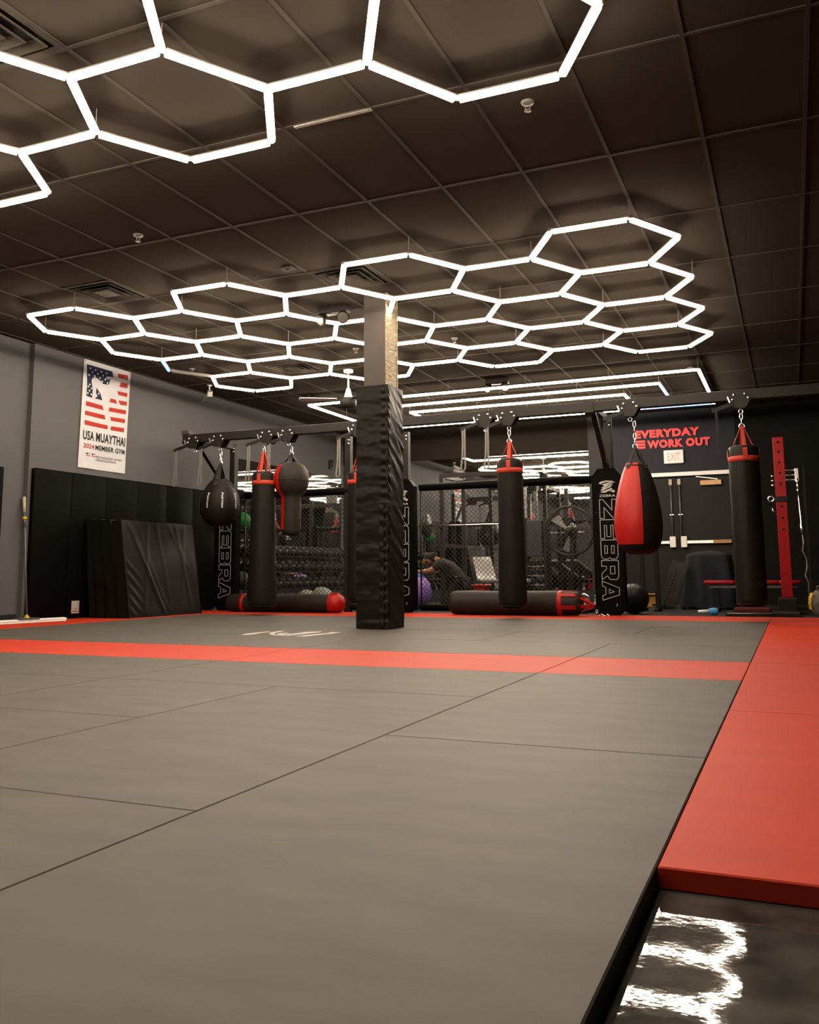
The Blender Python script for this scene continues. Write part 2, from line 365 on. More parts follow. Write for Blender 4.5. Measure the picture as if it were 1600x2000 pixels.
def add_tube(root, a, b, kind, gap=.022):
    base = BASE[root.name]; a = Vector(a); b = Vector(b); L = round((b-a).length-2*gap, 2); key = (L, kind)
    if key not in TM: TM[key] = tube_meshes(L, kind)
    d, c = TM[key]; ang = math.atan2(b.y-a.y, b.x-a.x)
    o = link('tube_light', d, root, (a+b)/2-base, (0, 0, ang)); link('housing', c, o)
    if kind == 'tube_cool': o['label'] = 'blue lit tube'
    if kind == 'tube_off': o['label'] = 'unlit tube'
def hex_cluster(label, y0, rows_even, rows_odd, back, special=None):
    root = thing('hexagon_light', label, 'ceiling light', (-4.0, y0+back*1.6, TZ)); E_ = {}; V_ = {}
    base = BASE[root.name]
    for k in range(7):
        for r in range(rows_odd if k % 2 else rows_even):
            cx, cy = -6.752+.911*k, y0+back*1.052*(r+(.5 if k % 2 else 0))
            vv = [(cx+S*math.cos(PI/3*t), cy+S*math.sin(PI/3*t)) for t in range(6)]
            ids = []
            for p in vv:
                key = (round(p[0]*4), round(p[1]*4)); V_.setdefault(key, p); ids.append(key)
            for t in range(6): E_[tuple(sorted((ids[t], ids[(t+1) % 6])))] = 1
    for a, b in E_:
        pa, pb = V_[a], V_[b]; kind = 'tube_on'
        if special: kind = special((pa[0]+pb[0])/2, (pa[1]+pb[1])/2) or kind
        add_tube(root, (*pa, TZ), (*pb, TZ), kind)
    for n, (key, p) in enumerate(sorted(V_.items())):
        link('connector', con_mesh, root, Vector((*p, TZ))-base)
        if n % 3 == 0: link('hanging_wire', wire_mesh, root, Vector((*p, TZ))-base)
def odd_tubes(x, y):
    c = (-6.752, 7.075+1.052*2)
    if abs(x-(c[0]-.455)) < .06 and abs(y-(c[1]-.263)) < .06: return 'tube_cool'
    if abs(x-(c[0]-.455)) < .06 and abs(y-(c[1]+.263)) < .06: return 'tube_off'
hex_cluster('large honeycomb of lit white tubes hanging around the padded column', 7.075, 4, 3, 1, odd_tubes)
hex_cluster('honeycomb of lit white tubes nearest the camera, cut by the top edge', 3.885, 4, 3, -1)
def rect_light(label, x0, x1, y0, y1, cool=()):
    root = thing('rectangle_light', label, 'ceiling light', ((x0+x1)/2, (y0+y1)/2, TZ), 'nested rectangle lights by the back wall')
    sides = {'near': ((x0, y0), (x1, y0)), 'right': ((x1, y0), (x1, y1)), 'far': ((x1, y1), (x0, y1)), 'left': ((x0, y1), (x0, y0))}
    for nm, (a, b) in sides.items():
        a = Vector((*a, TZ)); b = Vector((*b, TZ)); k = max(1, round((b-a).length/1.2))
        for i in range(k):
            kind = 'tube_cool' if nm in cool or (nm == 'far' and 'outer' in cool and i == 0) else 'tube_on'
            add_tube(root, a.lerp(b, i/k), a.lerp(b, (i+1)/k), kind, .006)
            link('connector', con_mesh, root, a.lerp(b, i/k)-BASE[root.name])
            link('hanging_wire', wire_mesh, root, a.lerp(b, i/k)-BASE[root.name])
rect_light('outermost of the nested rectangle tube lights beyond the bag rack', -6.9, -1.0, 12.05, 14.65, ('outer',))
rect_light('middle one of the nested rectangle tube lights, with blue end tubes', -6.3, -1.6, 12.73, 14.22, ('right', 'left'))
rect_light('innermost and smallest of the nested rectangle tube lights', -5.7, -2.19, 13.33, 13.92)

# ---------------------------------------------------------------- ceiling fittings
VL = ['dark square ceiling vent above the left end of the far honeycomb light', 'dark square ceiling vent beside the top of the padded column',
      'dark square ceiling vent in the upper left corner of the picture', 'dark square ceiling vent inside the far honeycomb light, left of the column']
for (x, y), lb in zip(VENTS, VL):
    c = (x+GT/2, y+GT/2); t = thing('ceiling_vent', lb, 'vent', (*c, CEIL), 'square ceiling vents')
    def ring(ho, hi, zo, zi):
        mb = MB(); vs_ = []
        for hh, z in ((ho, zo), (hi, zi), (hi, zi+.006), (ho, zo+.006)):
            vs_ += [(c[0]+sx*hh, c[1]+sy*hh, z) for sx, sy in ((-1,-1),(1,-1),(1,1),(-1,1))]
        return mb.add(vs_, [(i*4+j, ((i+1) % 4)*4+j, ((i+1) % 4)*4+(j+1) % 4, i*4+(j+1) % 4) for i in range(4) for j in range(4)])
    part('throat', MB().box(x+.01, x+GT-.01, y+.01, y+GT-.01, CEIL+.02, CEIL+.028), 'vent_deep', t)
    part('frame', ring(.296, .265, CEIL-.004, CEIL-.002), 'tbar', t)
    for k, (a, b) in enumerate(((.24, .19), (.165, .115), )): part('louvre', ring(a, b, CEIL-.012, CEIL+.014), 'tbar', t)
    part('core_plate', MB().bbox(c[0]-.095, c[0]+.095, c[1]-.095, c[1]+.095, CEIL-.012, CEIL-.006, .002), 'tbar', t)
SP = [(-1.30, 4.87, 'pale sprinkler head on the bare ceiling right of the near honeycomb light'), (-4.84, 5.59, 'pale sprinkler head on the ceiling above the wall banner side'),
      (-4.89, 9.71, 'small sprinkler head inside the far honeycomb just left of the column'), (-7.44, 9.76, 'small sprinkler head beside the unlit tube of the far honeycomb'),
      (-3.59, 9.77, 'small sprinkler head inside the far honeycomb right of the column'), (-1.15, 12.6, 'small sprinkler head inside the nested rectangle lights at right')]
for x, y, lb in SP:
    t = thing('sprinkler', lb, 'sprinkler', (x, y, CEIL), 'ceiling sprinklers')
    part('escutcheon', MB().lathe([(.001, CEIL-.001), (.042, CEIL-.002), (.038, CEIL-.012), (.014, CEIL-.016), (.001, CEIL-.016)], (x, y, 0), 18), 'off_white', t)
    part('frame_arms', MB().tube([(x-.014, y, CEIL-.014), (x-.014, y, CEIL-.045), (x, y, CEIL-.056), (x+.014, y, CEIL-.045), (x+.014, y, CEIL-.014)], .004, 6), 'off_white', t)
    part('deflector', MB().lathe([(.001, CEIL-.056), (.022, CEIL-.057), (.022, CEIL-.060), (.001, CEIL-.060)], (x, y, 0), 14), 'off_white', t)
t = thing('slot_vent', 'narrow ribbed metal slot strip in the ceiling below the near honeycomb', 'vent', (-2.46, 4.556, CEIL))
part('strip', MB().bbox(-2.73, -2.19, 4.541, 4.571, CEIL-.012, CEIL-.004, .002), 'alu', t)
for i in range(26): part('rib', MB().box(-2.72+i*.02, -2.712+i*.02, 4.545, 4.567, CEIL-.015, CEIL-.012), 'alu', t)
t = thing('ceiling_sensor', 'small square sensor plate on the ceiling between the two honeycombs', 'sensor', (-4.12, 6.79, CEIL))
part('plate', MB().bbox(-4.18, -4.06, 6.74, 6.84, CEIL-.02, CEIL-.003, .005), 'tbar', t)
part('dome', MB().lathe([(.001, CEIL-.034), (.02, CEIL-.03), (.026, CEIL-.02), (.001, CEIL-.02)], (-4.12, 6.79, 0), 14), 'tbar', t)
def emergency_lamp(x, y, label, mt):
    t = thing('emergency_lamp', label, 'emergency light', (x, y, CEIL), 'twin-head emergency lights')
    part('body', MB().bbox(x-.17, x+.17, y-.06, y+.06, CEIL-.085, CEIL-.003, .015, 2), mt, t)
    for s in (-1, 1):
        c = Vector((x+.12*s, y-.03, CEIL-.13)); d = Vector((.35*s, -.75, -.55)).normalized()
        h = part('lamp_head', MB().tube([c-d*.05, c-d*.03, c+d*.02, c+d*.05], [.02, .05, .065, .068], 16), mt, t)
        part('lens', MB().tube([c+d*.048, c+d*.053], [.06, .055], 16), 'lens', h)
        part('bracket', MB().tube([(x+.12*s, y, CEIL-.08), c-d*.03], .012, 8), mt, t)
emergency_lamp(-4.30, 8.03, 'dark twin-head emergency light inside the far honeycomb left of the column', 'steel_black')
emergency_lamp(-3.81, 12.15, 'dark twin-head emergency light just in front of the rectangle lights', 'steel_black')
t = thing('security_camera', 'small white security camera under the ceiling by the left wall', 'camera', (-7.86, 10.75, CEIL))
part('mount', MB().lathe([(.001, CEIL-.002), (.04, CEIL-.003), (.036, CEIL-.014), (.001, CEIL-.014)], (-7.86, 10.75, 0), 14), 'white', t)
part('arm', MB().tube([(-7.86, 10.75, CEIL-.01), (-7.86, 10.75, CEIL-.08), (-7.84, 10.73, CEIL-.12)], .011, 8), 'white', t)
part('body', MB().beam((-7.87, 10.78, CEIL-.11), (-7.76, 10.63, CEIL-.17), .07, .07), 'white', t)
part('cable', MB().tube([(-7.86, 10.75, CEIL-.08), (-7.95, 10.8, CEIL-.14), (-8.04, 10.84, CEIL-.22)], .007, 6), 'white', t)
# ceiling fan
fx, fy = -5.52, 10.73
t = thing('ceiling_fan', 'ceiling fan with pale down rod and thin dark blades left of the column', 'fan', (fx, fy, CEIL))
part('canopy', MB().lathe([(.001, CEIL-.001), (.07, CEIL-.002), (.065, CEIL-.04), (.02, CEIL-.05), (.001, CEIL-.05)], (fx, fy, 0), 18), 'white', t)
part('down_rod', MB().tube([(fx, fy, CEIL-.04), (fx, fy, 3.04)], .013, 10), 'white', t)
part('yoke_cover', MB().lathe([(.014, 3.12), (.03, 3.1), (.055, 3.0), (.055, 2.98), (.001, 2.98)], (fx, fy, 0), 16), 'white', t)
part('motor', MB().lathe([(.001, 2.98), (.1, 2.97), (.115, 2.94), (.115, 2.88), (.09, 2.84), (.001, 2.835)], (fx, fy, 0), 22), 'steel_black', t)
for k in range(3):
    a = math.radians(205+120*k); ca, sa = math.cos(a), math.sin(a)
    q = lambda r, s, z: (fx+ca*r-sa*s, fy+sa*r+ca*s, z)
    b = MB(); o = [q(.16, -.05, 2.95), q(.66, -.07, 2.955), q(.68, 0, 2.96), q(.66, .07, 2.97), q(.16, .05, 2.965)]
    b.add([Vector(p) for p in o]+[Vector(p)-Vector((0, 0, .008)) for p in o], [(0,1,2,3,4), (9,8,7,6,5)]+[(i, i+5, (i+1) % 5+5, (i+1) % 5) for i in range(5)])
    bl = part('blade', b, 'white' if k == 0 else 'steel_black', t)
    part('blade_iron', MB().beam(q(.09, 0, 2.945), q(.2, 0, 2.952), .03, .008), 'steel_black', bl)

# ---------------------------------------------------------------- column and its padding
colu = struct('column', MB().box(-3.862, -3.612, 7.85, 8.10, 0, CEIL), 'drywall')
def fire(u, v):
    n = noise.noise(Vector((u*4, v*46, 3)))*.012+noise.noise(Vector((u*9, v*120, 9)))*.008
    return (-3.606+n, 7.855+u*.24, 2.40+v*(CEIL-2.40))
struct('fireproof_coating', MB().sheet(fire, 14, 70), 'fireproof', colu)
struct('corner_trim', MB().box(-3.622, -3.605, 7.846, 7.858, 2.3, CEIL).box(-3.61, -3.598, 8.085, 8.1, 2.3, CEIL), 'fireproof', colu)
pp = thing('column_pad', 'tall wrinkled black vinyl pad wrapped around the square column', 'pad', (-3.73, 7.95, MT))
PX0, PX1, PY0, PY1 = -3.905, -3.56, 7.772, 8.13
def wrinkle(u, z, seed, front):
    k = math.sin(z*34+2.2*noise.noise(Vector((z*3, u*2, seed))))
    a = noise.noise(Vector((u*1.2+seed, z*11, seed)))*.016+noise.noise(Vector((u*3, z*26, seed+5)))*.007
    e = math.exp(-((u-(.86 if front else 0.02))/.07)**2)
    return a*(.45+.55*abs(u-.2)) + e*.010*math.sin(z*72+3*noise.noise(Vector((z*4, 0, seed)))) + .002*k
def pad_section(z0, z1, seed):
    mb = MB(); nz = int((z1-z0)*75)
    def env(v): return min(1, v*22, (1-v)*22)
    mb.sheet(lambda u, v: (PX0+u*(PX1-PX0), PY0-.004-wrinkle(u, z0+v*(z1-z0), seed, True)*env(v), z0+v*(z1-z0)), 30, nz)
    mb.sheet(lambda u, v: (PX1+.004+wrinkle(u, z0+v*(z1-z0)+u*.25, seed+3, False)*env(v), PY0-.004+u*(PY1-PY0), z0+v*(z1-z0)), 26, nz)
    mb.sheet(lambda u, v: (PX1-u*(PX1-PX0), PY1, z0+v*(z1-z0)), 4, 8)
    mb.sheet(lambda u, v: (PX0, PY1-u*(PY1-PY0+.004), z0+v*(z1-z0)), 4, 8)
    mb.add([(PX0, PY0-.004, z1), (PX1+.004, PY0-.004, z1), (PX1, PY1, z1), (PX0, PY1, z1)], [(0,1,2,3)])
    mb.add([(PX0, PY0-.004, z0), (PX1+.004, PY0-.004, z0), (PX1, PY1, z0), (PX0, PY1, z0)], [(0,3,2,1)])
    return mb
part('lower_wrap', pad_section(MT+.004, 1.232, 2.0), 'vinyl_pillar', pp)
part('upper_wrap', pad_section(1.225, 2.415, 7.0), 'vinyl_pillar', pp)
part('overlap_strip', MB().sheet(lambda u, v: (-3.655+u*.05, PY0-.012-.006*math.sin(v*60+3*noise.noise(Vector((v*9, 1, 1))))*math.sin(PI*u)-.004*noise.noise(Vector((u*4, v*20, 2))), MT+.01+v*1.18), 6, 120), 'vinyl_pillar', pp)

# ---------------------------------------------------------------- bag rack
rk = thing('bag_rack', 'black steel frame with a long overhead beam carrying the punching bags', 'rack', (-3.3, 10.7, 0))
BY, BZ = 10.10, 2.455
part('beam', MB().bbox(-7.78, 1.6, BY-.05, BY+.05, 2.40, 2.515, .006), 'steel_black', rk)
part('beam_end_block', MB().bbox(-7.82, -7.70, BY-.03, BY+.06, 2.515, 2.58, .004), 'drywall', rk)
for px in (-7.72, -5.76, -4.86, -2.06, 1.2):
    part('post', MB().bbox(px-.045, px+.045, 11.17, 11.26, .012, 2.52, .005), 'steel_black', rk)
    if px not in (-4.86, -5.76):
        part('arm', MB().bbox(px-.035, px+.035, BY+.05, 11.17, 2.445, 2.515, .004), 'steel_black', rk)
        part('brace', MB().beam((px, 10.32, 2.44), (px, 11.19, 1.72), .06, .06), 'steel_black', rk)
        part('clamp', MB().bbox(px-.06, px+.06, BY-.062, BY+.062, 2.385, 2.53, .004), 'steel_black', rk)
    for z in (2.46, 2.41): part('bolt', MB().lathe([(.001, 11.155), (.016, 11.157), (.018, 11.17)], (px+.02, 0, z), 10, axis='y'), 'chrome', rk)

# trolleys
def build_trolley(label):
    t = thing('bag_trolley', label, 'trolley', (0, 0, 0), 'sliding trolleys on the overhead beam')
    hexp = [(-.072, .082), (.078, .088), (.118, .02), (.052, -.088), (-.045, -.085), (-.105, -.045), (-.10, .01)]
    for s in (-1, 1):
        part('plate', MB().prism([(a, b-.06) for a, b in hexp], lambda a, b: (a, .062*s, b), (0, .009*s, 0)), 'steel_black', t)
    for a, b in ((-.057, .057), (.054, .062), (.086, .016), (-.076, .004), (-.092, -.037)):
        part('bolt', MB().lathe([(.001, -.086), (.010, -.085), (.0145, -.077), (.0145, -.071)], (a, 0, b-.06), 10, axis='y'), 'chrome', t)
    part('brake_lever', MB().beam((-.07, -.082, -.098), (-.29, -.095, -.165), .018, .042), 'steel_black', t)
    part('lever_bracket', MB().beam((-.125, -.08, -.02), (-.10, -.08, -.095), .02, .012), 'alu', t)
    st = MB()
    for s in (-1, 1):
        st.ribbon([(-.25+.014*s, -.10, -.16), (-.25+.014*s, -.10, -.35), (-.252+.016*s, -.105, -.50), (-.255+.026*s, -.11, -.60), (-.258+.024*s, -.11, -.65), (-.26, -.11, -.675)],
                  [(.011, 0, 0)]*5+[(.005, 0, 0)], (0, .0012, 0))
    part('pull_strap', st, 'web_grey', t)
    e = MB().torus((0, 0, -.175), .022, .006, 'y', 14, 6); e.tube([(0, 0, -.15), (0, 0, -.12)], .008, 8)
    part('eye_bolt', e, 'chrome', t)
    return t
TL = [(-7.60, 'leftmost trolley on the beam, empty, at the wall end'), (-7.18, 'trolley carrying the round black bag at the left end of the beam'),
      (-6.40, 'trolley carrying the long bag with red straps left of the column'), (-6.08, 'trolley carrying the bowl-topped black bag'),
      (-5.03, 'trolley half hidden behind the left edge of the column pad'), (-3.325, 'empty trolley right of the column, beside the middle bag'),
      (-3.03, 'trolley carrying the heavy bag right of the column'), (-1.60, 'trolley carrying the red and black teardrop bag'), (-.42, 'rightmost trolley, carrying the heavy bag before the door wall')]
tr0 = build_trolley(TL[0][1])
for i, (x, lb) in enumerate(TL):
    o = tr0 if i == 0 else copy_tree(tr0); o.location = (x, BY, BZ); o['label'] = lb
    if x > -2:
        for c_ in o.children:
            if c_.name.startswith('pull_strap'): c_.material_slots[0].link = 'OBJECT'; c_.material_slots[0].material = M['web_black']; c_.scale = (.55, 1, 1); c_.location.x = -.11

# ---------------------------------------------------------------- hanging bags
def hook(t, x, y, z0, z1, r=.028):
    """chain hardware from the trolley eye (z0) down to the strap ring (z1)"""
    k = max(1, round((z0-z1)/.075)); h = (z0-z1)/k
    for i in range(k):
        zc = z0-h*(i+.5); ax = i % 2; pts = []
        for j in range(12):
            a = 2*PI*j/12; u = .016*math.cos(a); v = (h/2+.006)*math.sin(a)
            pts.append((x+(u if ax == 0 else 0), y+(0 if ax == 0 else u), zc+v))
        part('chain_link', MB().tube(pts, .0055, 6, closed=True), 'chrome', t)
    part('ring', MB().torus((x, y, z1-.012), r, .006, 'y', 14, 6), 'chrome', t)
def straps(t, x, y, zap, pts, mt, n=4, a_off=.4, wd=.024):
    for k in range(n):
        a = a_off+2*PI*k/n; ca, sa = math.cos(a), math.sin(a); tn = Vector((-sa, ca, 0)); no = Vector((ca, sa, 0))
        path = [(x+ca*.012, y+sa*.012, zap)]+[(x+ca*r, y+sa*r, z) for r, z in pts]
        part('strap', MB().ribbon(path, [tn*.014]+[tn*wd]*len(pts), no*.0025), mt, t)
BAGTOP = 2.255
def heavy_bag(label, x, y, zb, z_band, r_top, r_bot, z_ap, web='web_red', band='web_red', body='leather'):
    t = thing('punching_bag', label, 'punching bag', (x, y, zb), 'long cylindrical bags on the beam')
    prof = [(.001, zb), (r_bot*.75, zb+.004), (r_bot*.95, zb+.03), (r_bot, zb+.09)]
    for k in range(1, 9):
        f = k/8; prof.append((r_bot+(r_top-r_bot)*f+.003*math.sin(k*2.1), zb+.09+(z_band-zb-.09)*f))
    prof += [(r_top, z_band+.10), (r_top*.92, z_band+.135), (r_top*.6, z_band+.15), (.001, z_band+.152)]
    part('body', MB().lathe(prof, (x, y, 0), 32), body, t)
    part('band', MB().lathe([(r_top+.001, z_band-.028), (r_top+.006, z_band-.026), (r_top+.006, z_band+.026), (r_top+.001, z_band+.028)], (x, y, 0), 32), band, t)
    part('seam_ring', MB().torus((x, y, zb+.035), r_bot*.955, .004, 'z', 32, 5), body, t)
    straps(t, x, y, z_ap, [(r_top*.62, z_band+.16), (r_top+.006, z_band+.10), (r_top+.006, z_band+.02)], web, 4, -PI/2+.15)
    hook(t, x, y, BAGTOP, z_ap+.01)
    return t
heavy_bag('long black heavy bag with red straps, left of the column', -6.40, 9.99, .125, 1.765, .150, .190, 2.19)
part_bag = heavy_bag('black heavy bag with bright red straps hanging right of the column', -3.03, BY, .15, 1.765, .148, .166, 2.12)
rb = heavy_bag('large black heavy bag with red straps in front of the door wall', -.42, BY, .19, 1.755, .155, .156, 2.12)
for k in range(3):
    a = math.radians(272+k*24-10); c = Vector((-.42+.157*math.cos(a), BY+.157*math.sin(a), .43)); tn = Vector((-math.sin(a), math.cos(a), 0))
    part('emblem_ring', MB().tube([c+tn*.024*math.cos(2*PI*j/14)+Vector((0, 0, .024*math.sin(2*PI*j/14))) for j in range(14)], .0025, 5, closed=True), 'leather_brown', rb, 'faint stamped ring')
heavy_bag('heavy bag with red band almost hidden behind the column pad', -5.03, BY, .2, 1.72, .150, .155, 2.12)
# round black teardrop at the left
x, y = -7.165, BY
t = thing('teardrop_bag', 'round all-black teardrop bag with white lettering at the left end of the beam', 'punching bag', (x, y, 1.22))
tp = [(.001, 1.22), (.10, 1.226), (.17, 1.255), (.225, 1.315), (.26, 1.40), (.272, 1.50), (.262, 1.60), (.225, 1.70), (.17, 1.79), (.12, 1.845), (.09, 1.865), (.001, 1.875)]
part('body', MB().lathe(tp, (x, y, 0), 32), 'leather', t)
for k in range(6):
    a = PI/6+PI/3*k; part('seam', MB().tube([(x+(r+.001)*math.cos(a), y+(r+.001)*math.sin(a), z) for r, z in tp[1:-1]], .0025, 5), 'leather', t)
straps(t, x, y, 2.09, [(.05, 1.98), (.10, 1.86), (.20, 1.76)], 'web_black', 4, .25, .03)
hook(t, x, y, BAGTOP, 2.10)
for aa in (268, 312, 222, 356):
    a0 = math.radians(aa)
    def onbag(u, v, a0=a0):
        z = 1.66-u; r = .272*math.sqrt(max(.1, 1-((z-1.5)/.36)**2))+.002; a = a0+v/.27
        return (x+r*math.cos(a), y+r*math.sin(a), z)
    part('lettering', text_mb('Fairtex', 0, .21, -.012, .016, .02, onbag), 'print_white', t, 'small white vertical lettering')
# bowl bag
x, y = -6.10, 10.2
t = thing('bowl_bag', 'bowl-topped black bag with red side panels beside the long bag', 'punching bag', (x, y, 1.07))
bp_ = [(.001, 1.07), (.085, 1.075), (.12, 1.10), (.13, 1.15), (.131, 1.35), (.13, 1.56), (.135, 1.60), (.175, 1.635), (.215, 1.70), (.236, 1.79), (.236, 1.86), (.215, 1.94), (.165, 2.01), (.10, 2.045), (.04, 2.058), (.001, 2.06)]
part('body', MB().lathe(bp_, (x, y, 0), 32), 'leather_brown', t)
part('red_panel', MB().lathe(bp_[3:13], (x, y, 0), 12, math.radians(150), math.radians(256), dr=.002), 'vinyl_red', t, 'red vinyl side panel')
part('red_panel', MB().lathe(bp_[3:13], (x, y, 0), 12, math.radians(18), math.radians(100), dr=.002), 'vinyl_red', t, 'red vinyl side panel')
for z, r in ((1.60, .137), (1.80, .239)): part('seam', MB().torus((x, y, z), r, .003, 'z', 32, 5), 'leather_brown', t)
straps(t, x, y, 2.17, [(.045, 2.10), (.10, 2.05), (.16, 2.015)], 'leather_brown', 4, .3, .032)
hook(t, x, y, BAGTOP, 2.18)
# red and black teardrop
x, y = -1.557, BY
t = thing('teardrop_bag', 'big teardrop bag in bright red and black beside the tall lettered pad', 'punching bag', (x, y, .755))
rp_ = [(.001, .755), (.12, .762), (.19, .80), (.232, .865), (.255, .96), (.264, 1.08), (.256, 1.22), (.233, 1.38), (.20, 1.52), (.16, 1.65), (.125, 1.735), (.10, 1.775), (.001, 1.785)]
part('body', MB().lathe(rp_, (x, y, 0), 36), 'leather', t)
part('red_panel', MB().lathe(rp_[3:11], (x, y, 0), 22, math.radians(165), math.radians(290), dr=.0025), 'vinyl_red', t, 'bright red vinyl front panel')
for aa in (165, 290, 50): part('seam', MB().tube([(x+(r+.003)*math.cos(math.radians(aa)), y+(r+.003)*math.sin(math.radians(aa)), z) for r, z in rp_[2:12]], .003, 5), 'leather', t)
part('collar', MB().lathe([(.128, 1.735), (.13, 1.74), (.104, 1.785), (.09, 1.79)], (x, y, 0), 28), 'leather_brown', t)
for aa in (225, 262): part('red_tab', MB().lathe([(.120, 1.752), (.113, 1.772)], (x, y, 0), 4, math.radians(aa), math.radians(aa+26), dr=.004), 'vinyl_red', t)
straps(t, x, y, 1.96, [(.06, 1.88), (.105, 1.79), (.14, 1.71)], 'web_black', 4, -.55, .022)
hook(t, x, y, BAGTOP, 1.98)

# bags lying on the red mat by the fence
def lying_bag(label, x0, x1, yc, r, bandx, endcap):
    z = MT+r; t = thing('floor_bag', label, 'punching bag', ((x0+x1)/2, yc, MT), 'bags lying on the mat along the fence')
    L = x1-x0
    prof = [(.001, x0), (r*.7, x0+.005), (r*.93, x0+.03), (r, x0+.08)]+[(r+.004*math.sin(k*1.7), x0+.08+(L-.2)*k/6) for k in range(1, 7)]+[(r*.95, x1-.06), (r*.7, x1-.01), (.001, x1)]
    part('body', MB().lathe(prof, (0, yc, z), 28, axis='x'), 'leather_brown', t)
    part('band', MB().lathe([(r+.001, bandx-.03), (r+.007, bandx-.028), (r+.007, bandx+.028), (r+.001, bandx+.03)], (0, yc, z), 28, axis='x'), 'vinyl_red', t)
    return t, z
t, z = lying_bag('black bag with a solid red end lying by the left fence panel', -7.46, -5.68, 10.78, .125, -7.18, True)
part('end_cap', MB().lathe([(.128, -5.80), (.134, -5.79), (.130, -5.68), (.10, -5.63), (.001, -5.62)], (0, 10.78, z), 28, axis='x'), 'vinyl_red', t, 'plain red end cap')
part('end_tab', MB().bbox(-5.80, -5.69, 10.73, 10.83, z+.125, z+.142, .004), 'vinyl_red', t)
t, z = lying_bag('black bag with red straps at its end lying by the right fence panel', -4.06, -2.36, 10.78, .15, -2.62, False)
for k in range(6):
    a = 2*PI*k/6+.3; ca, sa = math.cos(a), math.sin(a); tn = Vector((0, -sa, ca)); no = Vector((0, ca, sa))
    part('strap', MB().ribbon([Vector((-2.62, 10.78, z))+no*.155, Vector((-2.44, 10.78, z))+no*.153, Vector((-2.37, 10.78, z))+no*.10, Vector((-2.22, 10.78, z-.03))+no*.02], [tn*.022]*3+[tn*.012], no*.0025), 'vinyl_red', t)
for k in range(5): part('chain_link', MB().torus((-2.19+.035*k, 10.74-.01*k, MT+.012+.05*max(0, 1-k)), .016, .004, 'z' if k % 2 else 'y', 10, 5), 'chrome', t)

# ---------------------------------------------------------------- cage fence and post pads
def fence(label, x0, x1):
    t = thing('fence_panel', label, 'fence', ((x0+x1)/2, 11.215, MT), 'chain link panels behind the bags')
    yc = 11.215
    part('top_rail', MB().tube([(x0, yc, 1.735), (x1, yc, 1.735)], .052, 14), 'vinyl', t)
    part('bottom_rail', MB().tube([(x0, yc, .105), (x1, yc, .105)], .045, 12), 'vinyl', t)
    mb = MB(); z0, z1 = .14, 1.70; p = .062; n = int((x1-x0+z1-z0)/p)+1; rr = .003
    for s in (-1, 1):
        for i in range(-n, 2*n):
            c = x0+i*p
            za, zb = z0, z1; xa = c; xb = c+s*(z1-z0)
            # clip
            pts = []
            for (tx, tz) in ((xa, za), (xb, zb)): pts.append([tx, tz])
            if max(xa, xb) <= x0 or min(xa, xb) >= x1: continue
            for q in pts:
                if q[0] < x0: q[1] = za+(x0-xa)/s; q[0] = x0
                if q[0] > x1: q[1] = za+(x1-xa)/s; q[0] = x1
            a = (pts[0][0], yc+.003*s, pts[0][1]); b = (pts[1][0], yc+.003*s, pts[1][1])
            if abs(a[2]-b[2]) > .02: mb.tube([a, b], rr, 4, caps=False)
    o = part('chain_link_mesh', mb, 'steel_black', t); o['kind'] = 'stuff'
    for xx in (x0+.01, x1-.01): part('tension_bar', MB().tube([(xx, yc, .12), (xx, yc, 1.71)], .012, 8), 'steel_black', t)
fence('chain link fence panel with padded rails left of the column', -7.50, -5.06)
fence('chain link fence panel with padded rails between column and teardrop bag', -4.66, -2.27)
LET = {'Z': ([(0,0),(1,0),(1,.26),(.42,.26),(1,.8),(1,1),(0,1),(0,.74),(.58,.74),(0,.2)], []),
 'E': ([(0,0),(1,0),(1,.24),(.3,.24),(.3,.38),(.9,.38),(.9,.62),(.3,.62),(.3,.76),(1,.76),(1,1),(.12,1),(0,.88)], []),
 'B': ([(0,0),(.85,0),(1,.12),(1,.4),(.92,.5),(1,.6),(1,.88),(.85,1),(0,1)], [[(.3,.22),(.7,.22),(.7,.38),(.3,.38)], [(.3,.62),(.7,.62),(.7,.78),(.3,.78)]]),
 'R': ([(0,0),(.3,0),(.3,.28),(.45,.28),(.7,0),(1,0),(.80,.32),(1,.48),(1,.88),(.85,1),(0,1)], [[(.3,.52),(.7,.52),(.7,.78),(.3,.78)]]),
 'A': ([(0,0),(.26,0),(.34,.2),(.70,.2),(.76,0),(1,0),(.72,1),(.36,1)], [[(.43,.4),(.64,.4),(.56,.7)]])}
